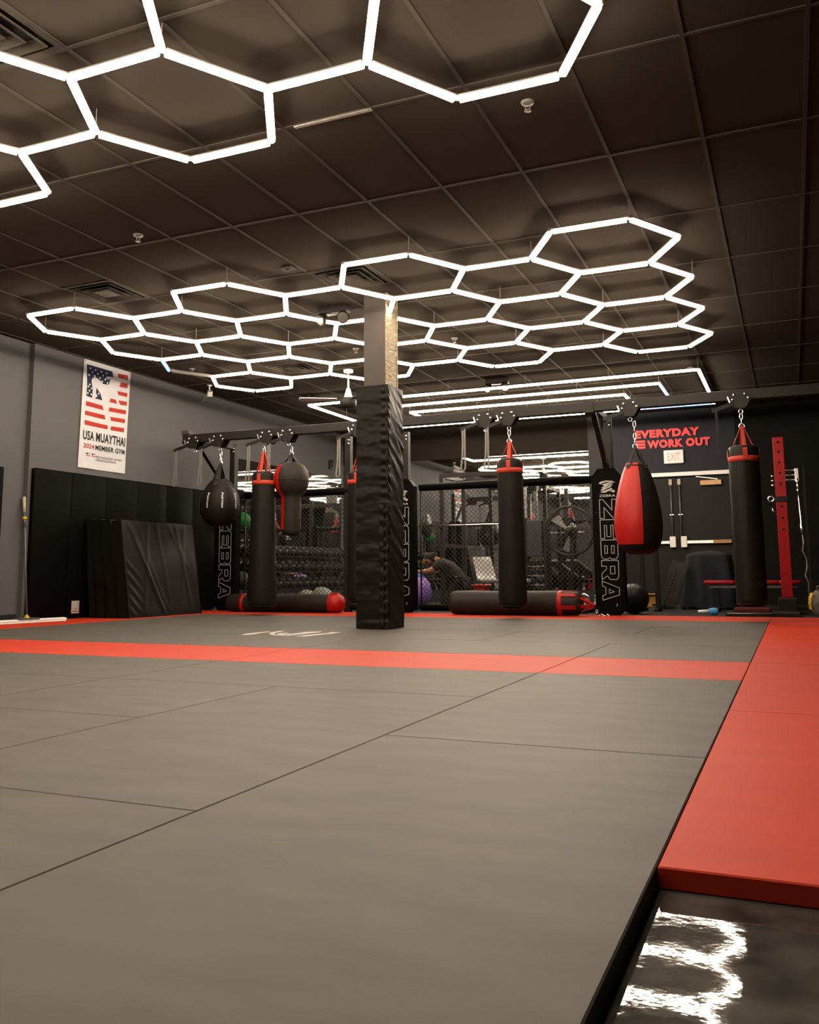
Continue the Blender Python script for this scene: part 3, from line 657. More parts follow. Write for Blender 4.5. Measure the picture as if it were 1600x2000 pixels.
def post_pad(label, xc, wd=.36):
    yf, yb2 = 11.03, 11.17; t = thing('post_pad', label, 'pad', (xc, 11.1, MT), 'lettered pads on the rack posts')
    x0, x1, z0, z1, ch = xc-wd/2, xc+wd/2, MT+.004, 1.84, .075
    oct_ = [(x0+ch, z0), (x1-ch, z0), (x1, z0+ch*1.3), (x1, z1-ch*1.3), (x1-ch, z1), (x0+ch, z1), (x0, z1-ch*1.3), (x0, z0+ch*1.3)]
    part('cushion', MB().prism(oct_, lambda a, b: (a, yf, b), (0, yb2-yf, 0)), 'vinyl', t)
    oi = [(xc+(a-xc)*.93, (z0+z1)/2+(b-(z0+z1)/2)*.985) for a, b in oct_]
    part('front_panel', MB().prism(oi, lambda a, b: (a, yf-.004, b), (0, .006, 0)), 'vinyl', t)
    for z in (.34, 1.30): part('seam', MB().box(x0+.012, x1-.012, yf-.007, yf-.002, z-.002, z+.002), 'steel_black', t)
    zt = 1.455; LL = .232; gap = .018; lx = x0+.085; H = .205; th = .0075
    for k, chx in enumerate('ZEBRA'):
        mb = MB(); outer, holes = LET[chx]; za = zt-k*(LL+gap)
        for ring in [outer]+holes:
            for a, b in zip(ring, ring[1:]+ring[:1]):
                p = Vector((lx+a[1]*H, yf-.006, za-a[0]*LL)); q = Vector((lx+b[1]*H, yf-.006, za-b[0]*LL))
                d = (q-p).normalized(); p -= d*th*.6; q += d*th*.6
                mb.beam(p, q, th, .002, (0, 1, 0))
        part('letter', mb, 'letter_grey', t)
    lg = MB()
    for p in LOGO: lg.prism(p, lambda a, b: (lx-.005+a*.215, yf-.0065, 1.535+b*.16), (0, .002, 0))
    part('emblem', lg, 'letter_grey', t)
    part('small_lettering', text_mb('ZEBRA', lx, lx+.2, 1.488, 1.518, .01, lambda a, b: (a, yf-.0065, b), (0, .001, 0)), 'letter_grey', t)
    part('trade_mark', text_mb('TM', 0, .035, 0, .018, 0, lambda a, b: (lx+.16+b, yf-.0065, .185-a), (0, .001, 0)), 'letter_grey', t)
    part('piping', MB().tube([(a, yf, b) for a, b in oct_], .005, 6, closed=True), 'vinyl', t)
post_pad('tall black lettered post pad at the left end of the fence', -7.72)
post_pad('tall black lettered post pad half hidden by the right side of the column', -4.86)
post_pad('tall black lettered post pad beside the red and black teardrop bag', -2.07)

# ---------------------------------------------------------------- left wall: pads, crash mats, banner, mop, mirror
ORD = ['first', 'second', 'third', 'fourth', 'fifth', 'sixth']
for k in range(6):
    y0 = 7.90+.615*k
    t = thing('wall_pad', '%s black vinyl wall pad along the left wall counting from the mop' % ORD[k], 'pad', (WL+.03, y0+.3, MT), 'black pads along the left wall')
    part('cushion', MB().bbox(WL+.001, WL+.058, y0+.001, y0+.613, MT, 1.85, .014, 2), 'vinyl', t)
    part('top_piping', MB().tube([(WL+.05, y0+.01, 1.848), (WL+.05, y0+.605, 1.848)], .006, 6), 'vinyl', t)
    if k == 1:
        l = part('paper_tag', MB().box(WL+.059, WL+.061, 8.585, 8.715, .10, .255), 'label', t, 'small printed paper tag')
        part('print', MB().box(WL+.061, WL+.0625, 8.60, 8.70, .12, .13).box(WL+.061, WL+.0625, 8.60, 8.70, .15, .155), 'print_red', l)
t = thing('wall_pad', 'black wall pad cut by the left edge of the picture', 'pad', (WLN+.03, 7.2, MT), 'black pads along the left wall')
part('cushion', MB().bbox(WLN+.016, WLN+.075, 6.6, 7.50, MT+.09, 1.82, .012, 2), 'vinyl', t)
lg = MB()
for zc, hh in ((1.44, .05), (1.36, .05), (1.22, .045)):
    lg.tube([(WLN+.078, 7.37+.05*math.cos(2*PI*j/14), zc+hh*.8*math.sin(2*PI*j/14)) for j in range(14)], .009, 6, closed=True)
part('lettering', lg, 'print_white', t)
# crash mats
def crash_mat(label, xb, xt, y0, y1, h, th, seed, wr, sh=0.0):
    t = thing('crash_mat', label, 'mat', (xb, (y0+y1)/2, MT), 'crash mats leaning on the left wall'); z0 = MT+.002
    d = Vector((xt-xb, 0, h)).normalized(); nrm = Vector((d.z, 0, -d.x))
    def P(u, v, w): return Vector((xb, y0+sh*v+(y1-y0)*u, z0))+d*(h*v)-nrm*w
    def fold(u, v):
        e = min(1, u*14, (1-u)*14, v*14, (1-v)*14)
        a = 0.0
        for k in range(7):
            c = .08+.13*k+.02*math.sin(k*3+seed); dd = (u-c)-(1-v)*(.34*math.sin(k*1.7+seed)+.18)
            a += math.exp(-(dd/.018)**2)*max(0, .75-.8*(1-v)*((k*37+seed*11) % 5)/3.5)*.006
        dl = (u-.07)-(1-v)*.42; a += math.exp(-(dl/.016)**2)*.013
        for k in range(5):
            c = .12+.12*k; a += math.exp(-(((v-c)+u*1.1)/.022)**2)*max(0, 1-u*4)*.016
        a += .010*noise.noise(Vector((u*3, v*3, seed)))
        return a*e*wr
    mb = MB(); mb.sheet(lambda u, v: P(u, v, -fold(u, v)), 56, 56)
    mb.sheet(lambda u, v: P(0, v, u*th*(1+.12*math.sin(v*9+seed))), 6, 20)
    mb.sheet(lambda u, v: P(1, v, u*th), 3, 10)
    mb.sheet(lambda u, v: P(u, 1, v*th), 8, 3); mb.sheet(lambda u, v: P(u, 0, v*th), 8, 3); mb.sheet(lambda u, v: P(u, v, th), 8, 8)
    part('cover', mb, 'vinyl_cover', t)
    for u in (0.0, 1.0): part('seam_piping', MB().tube([P(u, 0, -.002), P(u, .5, -.002), P(u, 1, -.002)], .005, 6), 'vinyl', t)
    part('seam_piping', MB().tube([P(0, 1, -.002), P(1, 1, -.002)], .005, 6), 'vinyl', t)
crash_mat('front black crash mat with creased cover leaning on the stack', -7.53, -7.73, 8.77, 10.24, 1.24, .15, 1, 1.0, .02)
crash_mat('second black crash mat, directly behind the front one', -7.70, -7.88, 8.76, 10.2, 1.245, .15, 2, .6)
crash_mat('third black crash mat from the front of the leaning stack', -7.87, -8.02, 8.75, 10.2, 1.25, .13, 3, .6)
crash_mat('rearmost black crash mat of the stack, touching the wall pads', -8.02, -8.14, 8.74, 10.2, 1.255, .10, 4, .6)
# banner
CANTON = [[(0.056, 0.955), (0.593, 0.956), (0.616, 0.898), (0.561, 0.9), (0.507, 0.897), (0.462, 0.885), (0.458, 0.869), (0.518, 0.868), (0.564, 0.876), (0.542, 0.849), (0.539, 0.824), (0.479, 0.814), (0.413, 0.812), (0.343, 0.837), (0.288, 0.851), (0.235, 0.856), (0.186, 0.838), (0.17, 0.815), (0.181, 0.787), (0.207, 0.742), (0.208, 0.694), (0.201, 0.655), (0.084, 0.662), (0.087, 0.775)], [(0.282, 0.76), (0.332, 0.733), (0.376, 0.708), (0.417, 0.655), (0.259, 0.658), (0.314, 0.683), (0.277, 0.709)]]
STRIPES = [[(0.707, 0.951), (0.939, 0.961), (0.942, 0.914), (0.731, 0.911)], [(0.793, 0.871), (0.943, 0.879), (0.947, 0.833), (0.762, 0.827)], [(0.721, 0.78), (0.952, 0.786), (0.95, 0.746), (0.753, 0.745)], [(0.588, 0.694), (0.702, 0.693), (0.733, 0.656), (0.564, 0.656)], [(0.758, 0.694), (0.957, 0.701), (0.953, 0.661), (0.806, 0.655)], [(0.572, 0.605), (0.95, 0.615), (0.943, 0.574), (0.56, 0.567)], [(0.597, 0.517), (0.936, 0.527), (0.934, 0.487), (0.625, 0.482)], [(0.633, 0.429), (0.927, 0.438), (0.925, 0.396), (0.625, 0.392)], [(0.085, 0.614), (0.424, 0.606), (0.457, 0.566), (0.079, 0.572)], [(0.077, 0.524), (0.484, 0.521), (0.501, 0.48), (0.073, 0.485)], [(0.077, 0.437), (0.565, 0.43), (0.564, 0.393), (0.08, 0.395)]]
STARS = [(0.128, 0.924), (0.238, 0.922), (0.357, 0.92), (0.47, 0.919), (0.178, 0.894), (0.288, 0.893), (0.401, 0.891), (0.112, 0.861), (0.227, 0.865), (0.339, 0.86), (0.39, 0.832), (0.449, 0.859), (0.501, 0.832), (0.138, 0.773), (0.109, 0.751), (0.14, 0.716), (0.181, 0.742), (0.183, 0.686), (0.106, 0.689), (0.329, 0.709)]
bn = thing('wall_banner', 'white cloth banner with flag silhouette print on the grey left wall', 'banner', (WL+.02, 9.1, 1.94))
def bpt(u, v, off=0.0):
    y0, y1 = 8.634+.032*v, 9.506+.049*v
    wv = .006*math.sin(u*9+v*3)*(1-v)+.010*noise.noise(Vector((u*4, v*6, 1)))*max(0, .35-v)*2.4
    return Vector((WL+.014+wv+off, y0+(y1-y0)*u, 1.94+1.425*v))
mb = MB().sheet(lambda u, v: bpt(u, v), 24, 40); mb.sheet(lambda u, v: bpt(u, v, -.002), 24, 40); part('cloth', mb, 'cloth_white', bn)
def printed(name, polys, mt, off=.003):
    mb = MB()
    for poly in polys:
        if len(poly) == 4:
            A, B, C_, D = [Vector(p) for p in poly]
            def q4(a, b): p = A.lerp(B, a).lerp(D.lerp(C_, a), b); return bpt(p.x, p.y, off)
            mb.sheet(q4, 10, 3)
        else: mb.add([bpt(u, v, off) for u, v in poly], [list(range(len(poly)))])
    return part(name, mb, mt, bn)
for c in CANTON: printed('flag_field', [c], 'navy')
for s in STRIPES: printed('stripe', [s], 'print_red')
for (u, v) in STARS:
    printed('star', [[(u+(.022 if k % 2 == 0 else .009)*math.sin(PI*k/5), v+(.0135 if k % 2 == 0 else .0055)*math.cos(PI*k/5)) for k in range(10)]], 'print_white', .0045)
part('lettering', text_mb('USA MUAYTHAI', .06, .965, .258, .345, .03, lambda a, b: bpt(a, b, .0035)), 'print_black', bn)
part('lettering', text_mb('2024', .08, .305, .184, .226, .025, lambda a, b: bpt(a, b, .0035)), 'print_red', bn)
part('lettering', text_mb('MEMBER GYM', .331, .963, .181, .228, .025, lambda a, b: bpt(a, b, .0035)), 'print_black', bn)
part('lettering', text_mb('RECOGNIZED SPORT', .355, .915, .108, .128, 0, lambda a, b: bpt(a, b, .0035)), 'print_black', bn)
part('lettering', text_mb('ORGANIZATION', .355, .782, .080, .100, 0, lambda a, b: bpt(a, b, .0035)), 'print_black', bn)
for u0 in (.145, .265):
    printed('flag_badge', [[(u0, .143), (u0+.035, .143), (u0+.035, .128), (u0, .128)]], 'navy')
    printed('flag_badge', [[(u0+.04, .143), (u0+.085, .141), (u0+.085, .135), (u0+.04, .136)], [(u0, .122), (u0+.085, .12), (u0+.085, .114), (u0, .115)]], 'print_red')
for u in (.03, .97): part('grommet', MB().torus(bpt(u, .985, .002), .011, .003, 'x', 12, 5), 'brass', bn)
# dust mop
t = thing('dust_mop', 'dust mop with grey pole and white head leaning in the left corner', 'mop', (-8.1, 7.6, MT))
a, b = Vector((-8.03, 7.66, .085)), Vector((-8.365, 7.845, 1.51)); q = lambda f: a.lerp(b, f)
part('pole', MB().tube([q(0), q(1)], .0105, 8), 'pole_grey', t)
part('grip', MB().tube([q(.86), q(.99)], [.017, .02], 10), 'cream', t)
part('sleeve', MB().tube([q(.74), q(.86)], .017, 10), 'pole_grey', t)
part('lock_ring', MB().tube([q(.80), q(.82)], .026, 10), 'yellow', t)
part('swivel', MB().tube([(-8.03, 7.66, .075), (-8.03, 7.66, .10), q(.03)], [.04, .03, .014], 10), 'yellow', t)
hd = Vector((.16, .987, 0)).normalized(); hc = Vector((-8.03, 7.66, MT+.015)); sd = Vector((-hd.y, hd.x, 0))
mb = MB().sheet(lambda u, v: hc+hd*(u-.5)*.98+sd*(v-.5)*.13+Vector((0, 0, .012+.016*math.sin(PI*v)+.004*noise.noise(Vector((u*60, v*6, 0))))), 60, 8)
mb.beam(hc-hd*.48, hc+hd*.48, .12, .026)
part('head', mb, 'white', t)
part('clip_plate', MB().beam(hc-hd*.13+Vector((0, 0, .03)), hc+hd*.13+Vector((0, 0, .03)), .11, .022), 'pole_grey', t)
# wall mirrors
t = thing('wall_mirror', 'tall mirror on the left wall behind the dumbbell rack', 'mirror', (WL, 14, .25), 'gym mirrors')
for k in range(3): part('pane', MB().box(WL+.001, WL+.008, 12.22+k*1.22, 13.435+k*1.22, .25, 2.465), 'mirror', t)
t = thing('wall_mirror', 'wide mirror on the back wall behind the fence', 'mirror', (-5.8, WB, .25), 'gym mirrors')
for k in range(4): part('pane', MB().box(-8.31+k*1.252, -7.062+k*1.252, WB-.008, WB-.001, .25, 2.755), 'mirror', t)
t = thing('wall_sensor', 'small dark box high on the left wall behind the fence', 'sensor', (WL, 15.4, 2.7))
part('box', MB().bbox(WL+.001, WL+.05, 15.34, 15.46, 2.62, 2.80, .008), 'steel_black', t); part('face', MB().box(WL+.05, WL+.053, 15.36, 15.44, 2.64, 2.7), 'vent_deep', t)

# ---------------------------------------------------------------- back wall: doors, lettering, exit sign
d1 = link('door_1', None); d1['kind'] = 'structure'; BASE[d1.name] = Vector((0, 0, 0))
for x0, x1 in ((-2.73, -1.815), (-1.79, -.90)): part('door_leaf', MB().bbox(x0, x1, WB-.045, WB-.002, .015, 2.185, .004), 'door', d1)
part('door_frame', MB().box(-2.80, -2.73, WB-.06, WB, .012, 2.21).box(-.90, -.84, WB-.06, WB, .012, 2.21), 'door', d1)
part('door_header', MB().bbox(-2.80, -.90, WB-.09, WB, 2.205, 2.275, .006), 'white', d1)
part('astragal', MB().box(-1.825, -1.78, WB-.052, WB-.044, .015, 2.185), 'door', d1)
for xr_ in (-1.88, -1.735):
    r_ = part('latch_rod', MB().tube([(xr_, WB-.075, 2.06), (xr_, WB-.075, 1.12)], .014, 8), 'pole_grey', d1)
    part('latch_head', MB().bbox(xr_-.028, xr_+.028, WB-.10, WB-.045, 2.05, 2.155, .006), 'cream', r_)
    part('rod_guide', MB().box(xr_-.035, xr_+.035, WB-.085, WB-.045, 1.53, 1.545), 'chrome', r_)
for x0, x1, bx0 in ((-2.62, -1.93, -1.93), (-1.69, -.93, -1.745)):
    p_ = part('panic_bar', MB().bbox(x0, x1, WB-.11, WB-.05, 1.03, 1.09, .008), 'alu', d1)
    part('lock_box', MB().bbox(bx0, bx0+.10, WB-.12, WB-.045, .97, 1.16, .008), 'white', p_)
part('bar_grip', MB().bbox(-1.22, -.92, WB-.116, WB-.05, 1.028, 1.092, .008), 'brass', d1, 'bronze end of the push bar')
part('door_closer', MB().bbox(-1.385, -1.035, WB-.11, WB-.046, 2.025, 2.115, .008), 'brass', d1, 'bronze door closer')
part('closer_arm', MB().beam((-1.1, WB-.09, 2.125), (-1.45, WB-.07, 2.185), .02, .008), 'alu', d1)
wt = thing('wall_lettering', 'red raised lettering on the dark wall above the double door', 'lettering', (-1.85, WB, 2.7))
fl = lambda a, b: (a, WB-.022, b)
part('word', text_mb('EVERYDAY', -2.46, -1.355, 2.915, 3.06, .06, fl, (0, .021, 0)), 'letter_red', wt)
part('word', text_mb('WORK OUT', -2.255, -1.19, 2.725, 2.872, .06, fl, (0, .021, 0)), 'letter_red', wt)
for z in (2.728, 2.782, 2.836): part('small_line', MB().bbox(-2.455, -2.285, WB-.022, WB-.001, z, z+.044, .003), 'letter_red', wt)
ex = thing('exit_sign', 'white exit sign with red letters above the double door', 'sign', (-1.81, WB, 2.43))
part('case', MB().bbox(-1.975, -1.642, WB-.055, WB-.001, 2.435, 2.672, .012, 2), 'white', ex)
part('lettering', text_mb('EXIT', -1.91, -1.70, 2.485, 2.622, .0, lambda a, b: (a, WB-.058, b), (0, .002, 0)), 'exit_red', ex)

# ---------------------------------------------------------------- weights area behind the fence
RF = .012
rk2 = thing('dumbbell_rack', 'three-tier black dumbbell rack along the left wall mirror', 'rack', (-7.98, 14.0, RF))
TIER = [(-7.76, .36), (-7.92, .64), (-8.06, .90)]
for yy in (12.35, 14.0, 15.6):
    part('upright', MB().beam((-7.70, yy, RF), (-8.14, yy, 1.02), .07, .07, (0, 1, 0)), 'steel_black', rk2)
    part('foot', MB().bbox(-8.22, -7.60, yy-.04, yy+.04, RF, RF+.06, .005), 'steel_black', rk2)
for k, (x, z) in enumerate(TIER):
    for dx, dz in ((-.10, .03), (.10, -.03)): part('shelf_rail', MB().bbox(x+dx-.03, x+dx+.03, 12.25, 15.7, z+dz-.02, z+dz, .004), 'steel_black', rk2)
db = thing('dumbbell', 'x', 'dumbbell', (0, 0, 0), 'dumbbells on the rack by the mirror')
part('handle', MB().tube([(-.07, 0, 0), (.07, 0, 0)], .016, 10), 'chrome', db)
for s in (-1, 1):
    part('head', MB().lathe([(.001, .07*s), (.052, .072*s), (.062, .085*s), (.062, .145*s), (.052, .158*s), (.001, .16*s)], (0, 0, 0), 12, axis='x'), 'iron', db)
first = True
for k, (x, z) in enumerate(TIER):
    for i in range(15):
        o = db if first else copy_tree(db); first = False
        o.location = (x, 12.42+i*.225, z+.065); o.rotation_euler = (0, .29, 0)
        o['label'] = '%s dumbbell from the fence on the %s tier of the mirror rack' % (('first second third fourth fifth sixth seventh eighth ninth tenth eleventh twelfth thirteenth fourteenth fifteenth').split()[i], ('lowest', 'middle', 'top')[k])
# ball tree at the left
bt = thing('ball_rack', 'slim black ball stand behind the left end of the fence', 'rack', (-8.08, 12.0, RF))
part('pole', MB().tube([(-8.2, 12.0, RF), (-8.2, 12.0, 1.75)], .022, 10), 'steel_black', bt)
part('base', MB().lathe([(.001, RF), (.2, RF), (.2, RF+.02), (.001, RF+.025)], (-8.1, 12.0, 0), 20), 'steel_black', bt)
for z in (.36, 1.30): part('ring', MB().torus((-8.06, 12.0, z), .11, .01, 'z', 20, 6), 'steel_black', bt)
def ball(name, label, c, r, mt, cat='ball', grp=None):
    t = thing(name, label, cat, (c[0], c[1], c[2]-r), grp)
    part('shell', MB().sphere(c, r, 26), mt, t)
    for k in range(3):
        a = PI*k/3+.3; part('groove', MB().tube([Vector(c)+Vector((math.cos(a)*math.cos(u), math.sin(a)*math.cos(u), math.sin(u)))*(r+.0005) for u in [2*PI*j/28 for j in range(28)]], .0025, 4, closed=True), mt, t)
    part('valve', MB().lathe([(.001, .003), (.008, .003), (.01, 0)], (c[0], c[1], c[2]+r-.001), 10), mt, t)
ball('medicine_ball', 'green rubber medicine ball on the stand behind the left fence panel', (-8.06, 12.0, 1.415), .135, 'green')
ball('medicine_ball', 'dark grey medicine ball low on the stand behind the left fence panel', (-8.06, 12.0, .475), .135, 'slam')
ball('medicine_ball', 'beige medicine ball on the floor behind the left fence panel', (-6.72, 11.72, RF+.16), .16, 'beige_ball')
ball('medicine_ball', 'pale grey medicine ball on the floor beside the beige one', (-6.44, 11.68, RF+.18), .18, 'grey_ball')
ball('exercise_ball', 'glossy purple exercise ball behind the fence next to the column', (-5.36, 12.62, RF+.275), .275, 'purple')
ball('slam_ball', 'black ball on the floor behind the red and black teardrop bag', (-1.97, 12.1, RF+.2), .2, 'iron')
# power rack
pr = thing('power_rack', 'black power rack with cross bars seen through the right fence panel', 'rack', (-4.9, 14.6, RF))
for xx in (-5.45, -4.35):
    for yy in (14.1, 15.2):
        part('upright', MB().bbox(xx-.035, xx+.035, yy-.035, yy+.035, RF, 2.25, .004), 'steel_black', pr)
    for z0_, z1_ in ((2.18, 2.25), (RF, RF+.06), (1.0, 1.06)): part('side_rail', MB().box(xx-.03, xx+.03, 14.1, 15.2, z0_, z1_), 'steel_black', pr)
for yy in (14.1, 15.2): part('cross_bar', MB().box(-5.45, -4.35, yy-.03, yy+.03, 2.18, 2.25), 'steel_black', pr)
t = thing('barbell', 'loaded barbell lying across the power rack behind the fence', 'barbell', (-4.9, 14.02, 1.36))
part('bar', MB().tube([(-5.95, 14.02, 1.36), (-3.85, 14.02, 1.36)], .014, 10), 'chrome', t)
for s in (-1, 1):
    for k, r in enumerate((.20, .16)): part('plate', MB().lathe([(.03, -4.9+s*(.78+.05*k)), (r, -4.9+s*(.78+.05*k)), (r, -4.9+s*(.82+.05*k)), (.03, -4.9+s*(.82+.05*k))], (0, 14.02, 1.36), 28, axis='x'), 'iron', t)
for s in (-1, 1): part('rack_hook', MB().box(-4.9+.55*s-.03, -4.9+.55*s+.03, 13.99, 14.1, 1.325, 1.345), 'steel_black', pr)
# benches
def bench(name, label, c, rz, padm, back=.6, tilt=.6, grp='weight benches'):
    t = link(name, None, None, c, (0, 0, rz)); BASE[t.name] = Vector((0, 0, 0)); tag(t, label, 'bench', grp)
    part('seat_pad', MB().bbox(-.42, .02, -.15, .15, .40, .46, .02, 2), padm, t)
    p = MB().bbox(0, .82, -.15, .15, -.03, .03, .02, 2); R_ = Matrix.Rotation(-tilt, 4, 'Y'); p.v = [R_ @ v + Vector((.05, 0, .43)) for v in p.v]
    part('back_pad', p, padm, t)
    part('spine', MB().beam((-.45, 0, .36), (.55, 0, .36), .05, .06), 'steel_black', t)
    part('strut', MB().beam((.5, 0, .35), (.05+.5*math.cos(tilt), 0, .41+.5*math.sin(tilt)), .04, .04), 'steel_black', t)
    for xx in (-.40, .50):
        part('leg', MB().beam((xx, 0, .36), (xx, 0, .03), .05, .05, (1, 0, 0)), 'steel_black', t); part('foot', MB().bbox(xx-.03, xx+.03, -.25, .25, .0, .05, .005), 'steel_black', t)
    return t
bench('weight_bench', 'inclined bench with pale glossy pad, nearer the column', (-4.30, 13.0, RF), 2.0, 'upholstery', tilt=.45)
bench('weight_bench', 'inclined bench with pale glossy pad, nearer the middle heavy bag', (-3.86, 13.1, RF), 2.0, 'upholstery', tilt=.45)
t = thing('plyo_box', 'small red box on the floor between the benches behind the fence', 'box', (-4.12, 12.2, RF))
part('body', MB().bbox(-4.22, -4.03, 12.1, 12.3, RF, .36, .01), 'red_paint', t); part('lid', MB().bbox(-4.24, -4.01, 12.08, 12.32, .36, .40, .008), 'red_paint', t)
# cable tower
ct = thing('cable_tower', 'tall cable machine with steel guide rods behind the middle bag', 'machine', (-4.0, 15.6, RF))
for dx in (-.09, .09): part('guide_rod', MB().tube([(-4.62+dx, 15.6, .1), (-4.62+dx, 15.6, 2.1)], .014, 8), 'chrome', ct)
for xx in (-4.82, -4.42): part('column', MB().bbox(xx-.03, xx+.03, 15.57, 15.65, RF, 2.2, .004), 'iron_grey', ct)
part('top_plate', MB().bbox(-4.86, -4.38, 15.5, 15.7, 2.1, 2.2, .005), 'steel_black', ct)
part('base', MB().bbox(-4.9, -4.34, 15.4, 15.85, RF, .08, .005), 'steel_black', ct)
for k in range(10): part('weight_plate', MB().bbox(-4.76, -4.48, 15.54, 15.66, .1+k*.05, .145+k*.05, .004), 'iron', ct)
# plate tree / stack tower
t = thing('storage_tower', 'dark storage tower with stacked plates behind the right fence panel', 'rack', (-3.62, 13.3, RF))
part('cabinet', MB().bbox(-3.72, -3.48, 13.2, 13.5, .80, 1.36, .01), 'slam', t)
for x_ in (-3.74, -3.44): part('upright', MB().bbox(x_-.02, x_+.02, 13.2, 13.5, RF, 1.40, .004), 'steel_black', t)
for k in range(5):
    z = .10+k*.14; part('shelf', MB().box(-3.72, -3.46, 13.18, 13.5, z-.012, z), 'iron_grey', t)
    for q_ in range(2):
        part('plate', MB().lathe([(.02, 13.2), (.055, 13.2), (.055, 13.30), (.02, 13.30)], (-3.65+.12*q_, 0, z+.056), 16, axis='y'), 'iron', t)
# pedestal fan
fx, fy, fz, fr = -3.02, 13.0, 1.17, .36
t = thing('pedestal_fan', 'large round pedestal fan behind the fence near the tall lettered pad', 'fan', (fx, fy, RF))
part('rim', MB().torus((fx, fy, fz), fr, .016, 'y', 40, 8), 'steel_black', t)
part('rim', MB().torus((fx, fy+.14, fz), fr, .014, 'y', 40, 8), 'steel_black', t)
g = MB()
for k in range(40):
    a = 2*PI*k/40; g.tube([(fx+.05*math.cos(a), fy-.02, fz+.05*math.sin(a)), (fx+.25*math.cos(a), fy-.03, fz+.25*math.sin(a)), (fx+fr*math.cos(a), fy, fz+fr*math.sin(a))], .0018, 4, caps=False)
for rr in (.12, .2, .28): g.torus((fx, fy-.028, fz), rr, .0018, 'y', 36, 4)
o = part('guard', g, 'steel_black', t); o['kind'] = 'stuff'
part('hub', MB().lathe([(.001, fy-.045), (.05, fy-.04), (.06, fy-.01), (.08, fy+.1), (.08, fy+.26), (.001, fy+.28)], (fx, 0, fz), 20, axis='y'), 'iron', t)
for k in range(3):
    b = MB(); vs_ = []
    for (r_, da, dy) in ((.06, -.25, .10), (.30, -.32, .11), (.32, .10, .04), (.06, .25, .04)):
        a = 2*PI*k/3+.4+da; vs_.append(Vector((fx+r_*math.cos(a), fy+dy, fz+r_*math.sin(a))))
    b.add(vs_+[v+Vector((0, .006, 0)) for v in vs_], [(0,1,2,3), (7,6,5,4)]+[(i, i+4, (i+1) % 4+4, (i+1) % 4) for i in range(4)]); part('blade', b, 'upholstery', t)
part('stand', MB().tube([(fx, fy+.16, fz-.05), (fx, fy+.16, .08)], .026, 10), 'steel_black', t)
part('base', MB().lathe([(.001, RF), (.28, RF), (.28, RF+.03), (.05, RF+.07), (.001, RF+.07)], (fx, fy+.16, 0), 28), 'steel_black', t)
kb = thing('kettlebell', 'x', 'kettlebell', (0, 0, 0), 'kettlebells behind the right fence panel')
part('bell', MB().sphere((0, 0, .1), .1, 18), 'iron_grey', kb); part('handle', MB().tube([(-.06, 0, .17), (-.065, 0, .23), (0, 0, .26), (.065, 0, .23), (.06, 0, .17)], .014, 8), 'chrome', kb)
for i, (x_, y_, lb) in enumerate(((-2.85, 12.0, 'leftmost kettlebell on the floor left of the tall lettered pad'), (-2.62, 12.05, 'middle kettlebell on the floor left of the tall lettered pad'), (-2.40, 12.0, 'kettlebell right behind the tall lettered pad'))):
    o = kb if i == 0 else copy_tree(kb); o.location = (x_, y_, RF); o['label'] = lb

# ---------------------------------------------------------------- kneeling person leaning on the purple ball
def skin_mesh(name, V, Ed, root, mt, parent, lvl=2):
    me = bpy.data.meshes.new(name); b = BASE[parent.name]
    me.from_pydata([Vector(v[0])-b for v in V], Ed, []); ob = bpy.data.objects.new(name, me); col.objects.link(ob)
    md = ob.modifiers.new('s', 'SKIN'); md.use_smooth_shade = True
    for i, v in enumerate(V):
        sk = me.skin_vertices[0].data[i]; r = v[1]; sk.radius = (r, r) if not isinstance(r, tuple) else r; sk.use_root = (i == root)
    s = ob.modifiers.new('u', 'SUBSURF'); s.levels = lvl; s.render_levels = lvl
    dg = bpy.context.evaluated_depsgraph_get(); out = bpy.data.meshes.new_from_object(ob.evaluated_get(dg))
    bpy.data.objects.remove(ob); out.materials.clear(); out.materials.append(M[mt])
    for p in out.polygons: p.use_smooth = True
    o = link(name, out, parent); BASE[o.name] = b; return o
pe = thing('person', 'person in dark brown top kneeling and leaning over the purple ball', 'person', (-4.85, 13.0, RF))
V = []; Ed = []
def nv(p, r, frm=None):
    V.append((p, r)); i = len(V)-1
    if frm is not None: Ed.append((frm, i))
    return i
pel = nv((-4.74, 13.02, .42), .10); sp1 = nv((-4.84, 13.01, .58), .10, pel); ch_ = nv((-4.97, 13.0, .71), .115, sp1); nk = nv((-5.10, 12.98, .76), .05, ch_)
h1 = nv((-5.17, 12.97, .78), .075, nk); h2 = nv((-5.25, 12.96, .77), .085, h1); h3 = nv((-5.31, 12.955, .73), .06, h2); nv((-5.335, 12.95, .70), .035, h3)
hands = []
for sgn, el, wr_, hd_ in ((-1, (-5.14, 12.78, .60), (-5.33, 12.72, .585), (-5.40, 12.70, .575)), (1, (-5.16, 13.14, .58), (-5.32, 12.92, .56), (-5.38, 12.86, .555))):
    sh_ = nv((-5.02, 13.0+.16*sgn, .70), .062, ch_); e_ = nv(el, .044, sh_); w_ = nv(wr_, .028, e_); h_ = nv(hd_, (.036, .018), w_); hands.append((Vector(hd_), Vector(hd_)-Vector(wr_)))
    hip = nv((-4.76, 13.02+.10*sgn, .38), .075, pel); kn = nv((-4.93, 13.03+.14*sgn, .09), .055, hip); an = nv((-4.55, 13.03+.14*sgn, .075), .045, kn); nv((-4.44, 13.03+.14*sgn, .05), .035, an)
skin_mesh('body', V, Ed, 0, 'skin', pe)
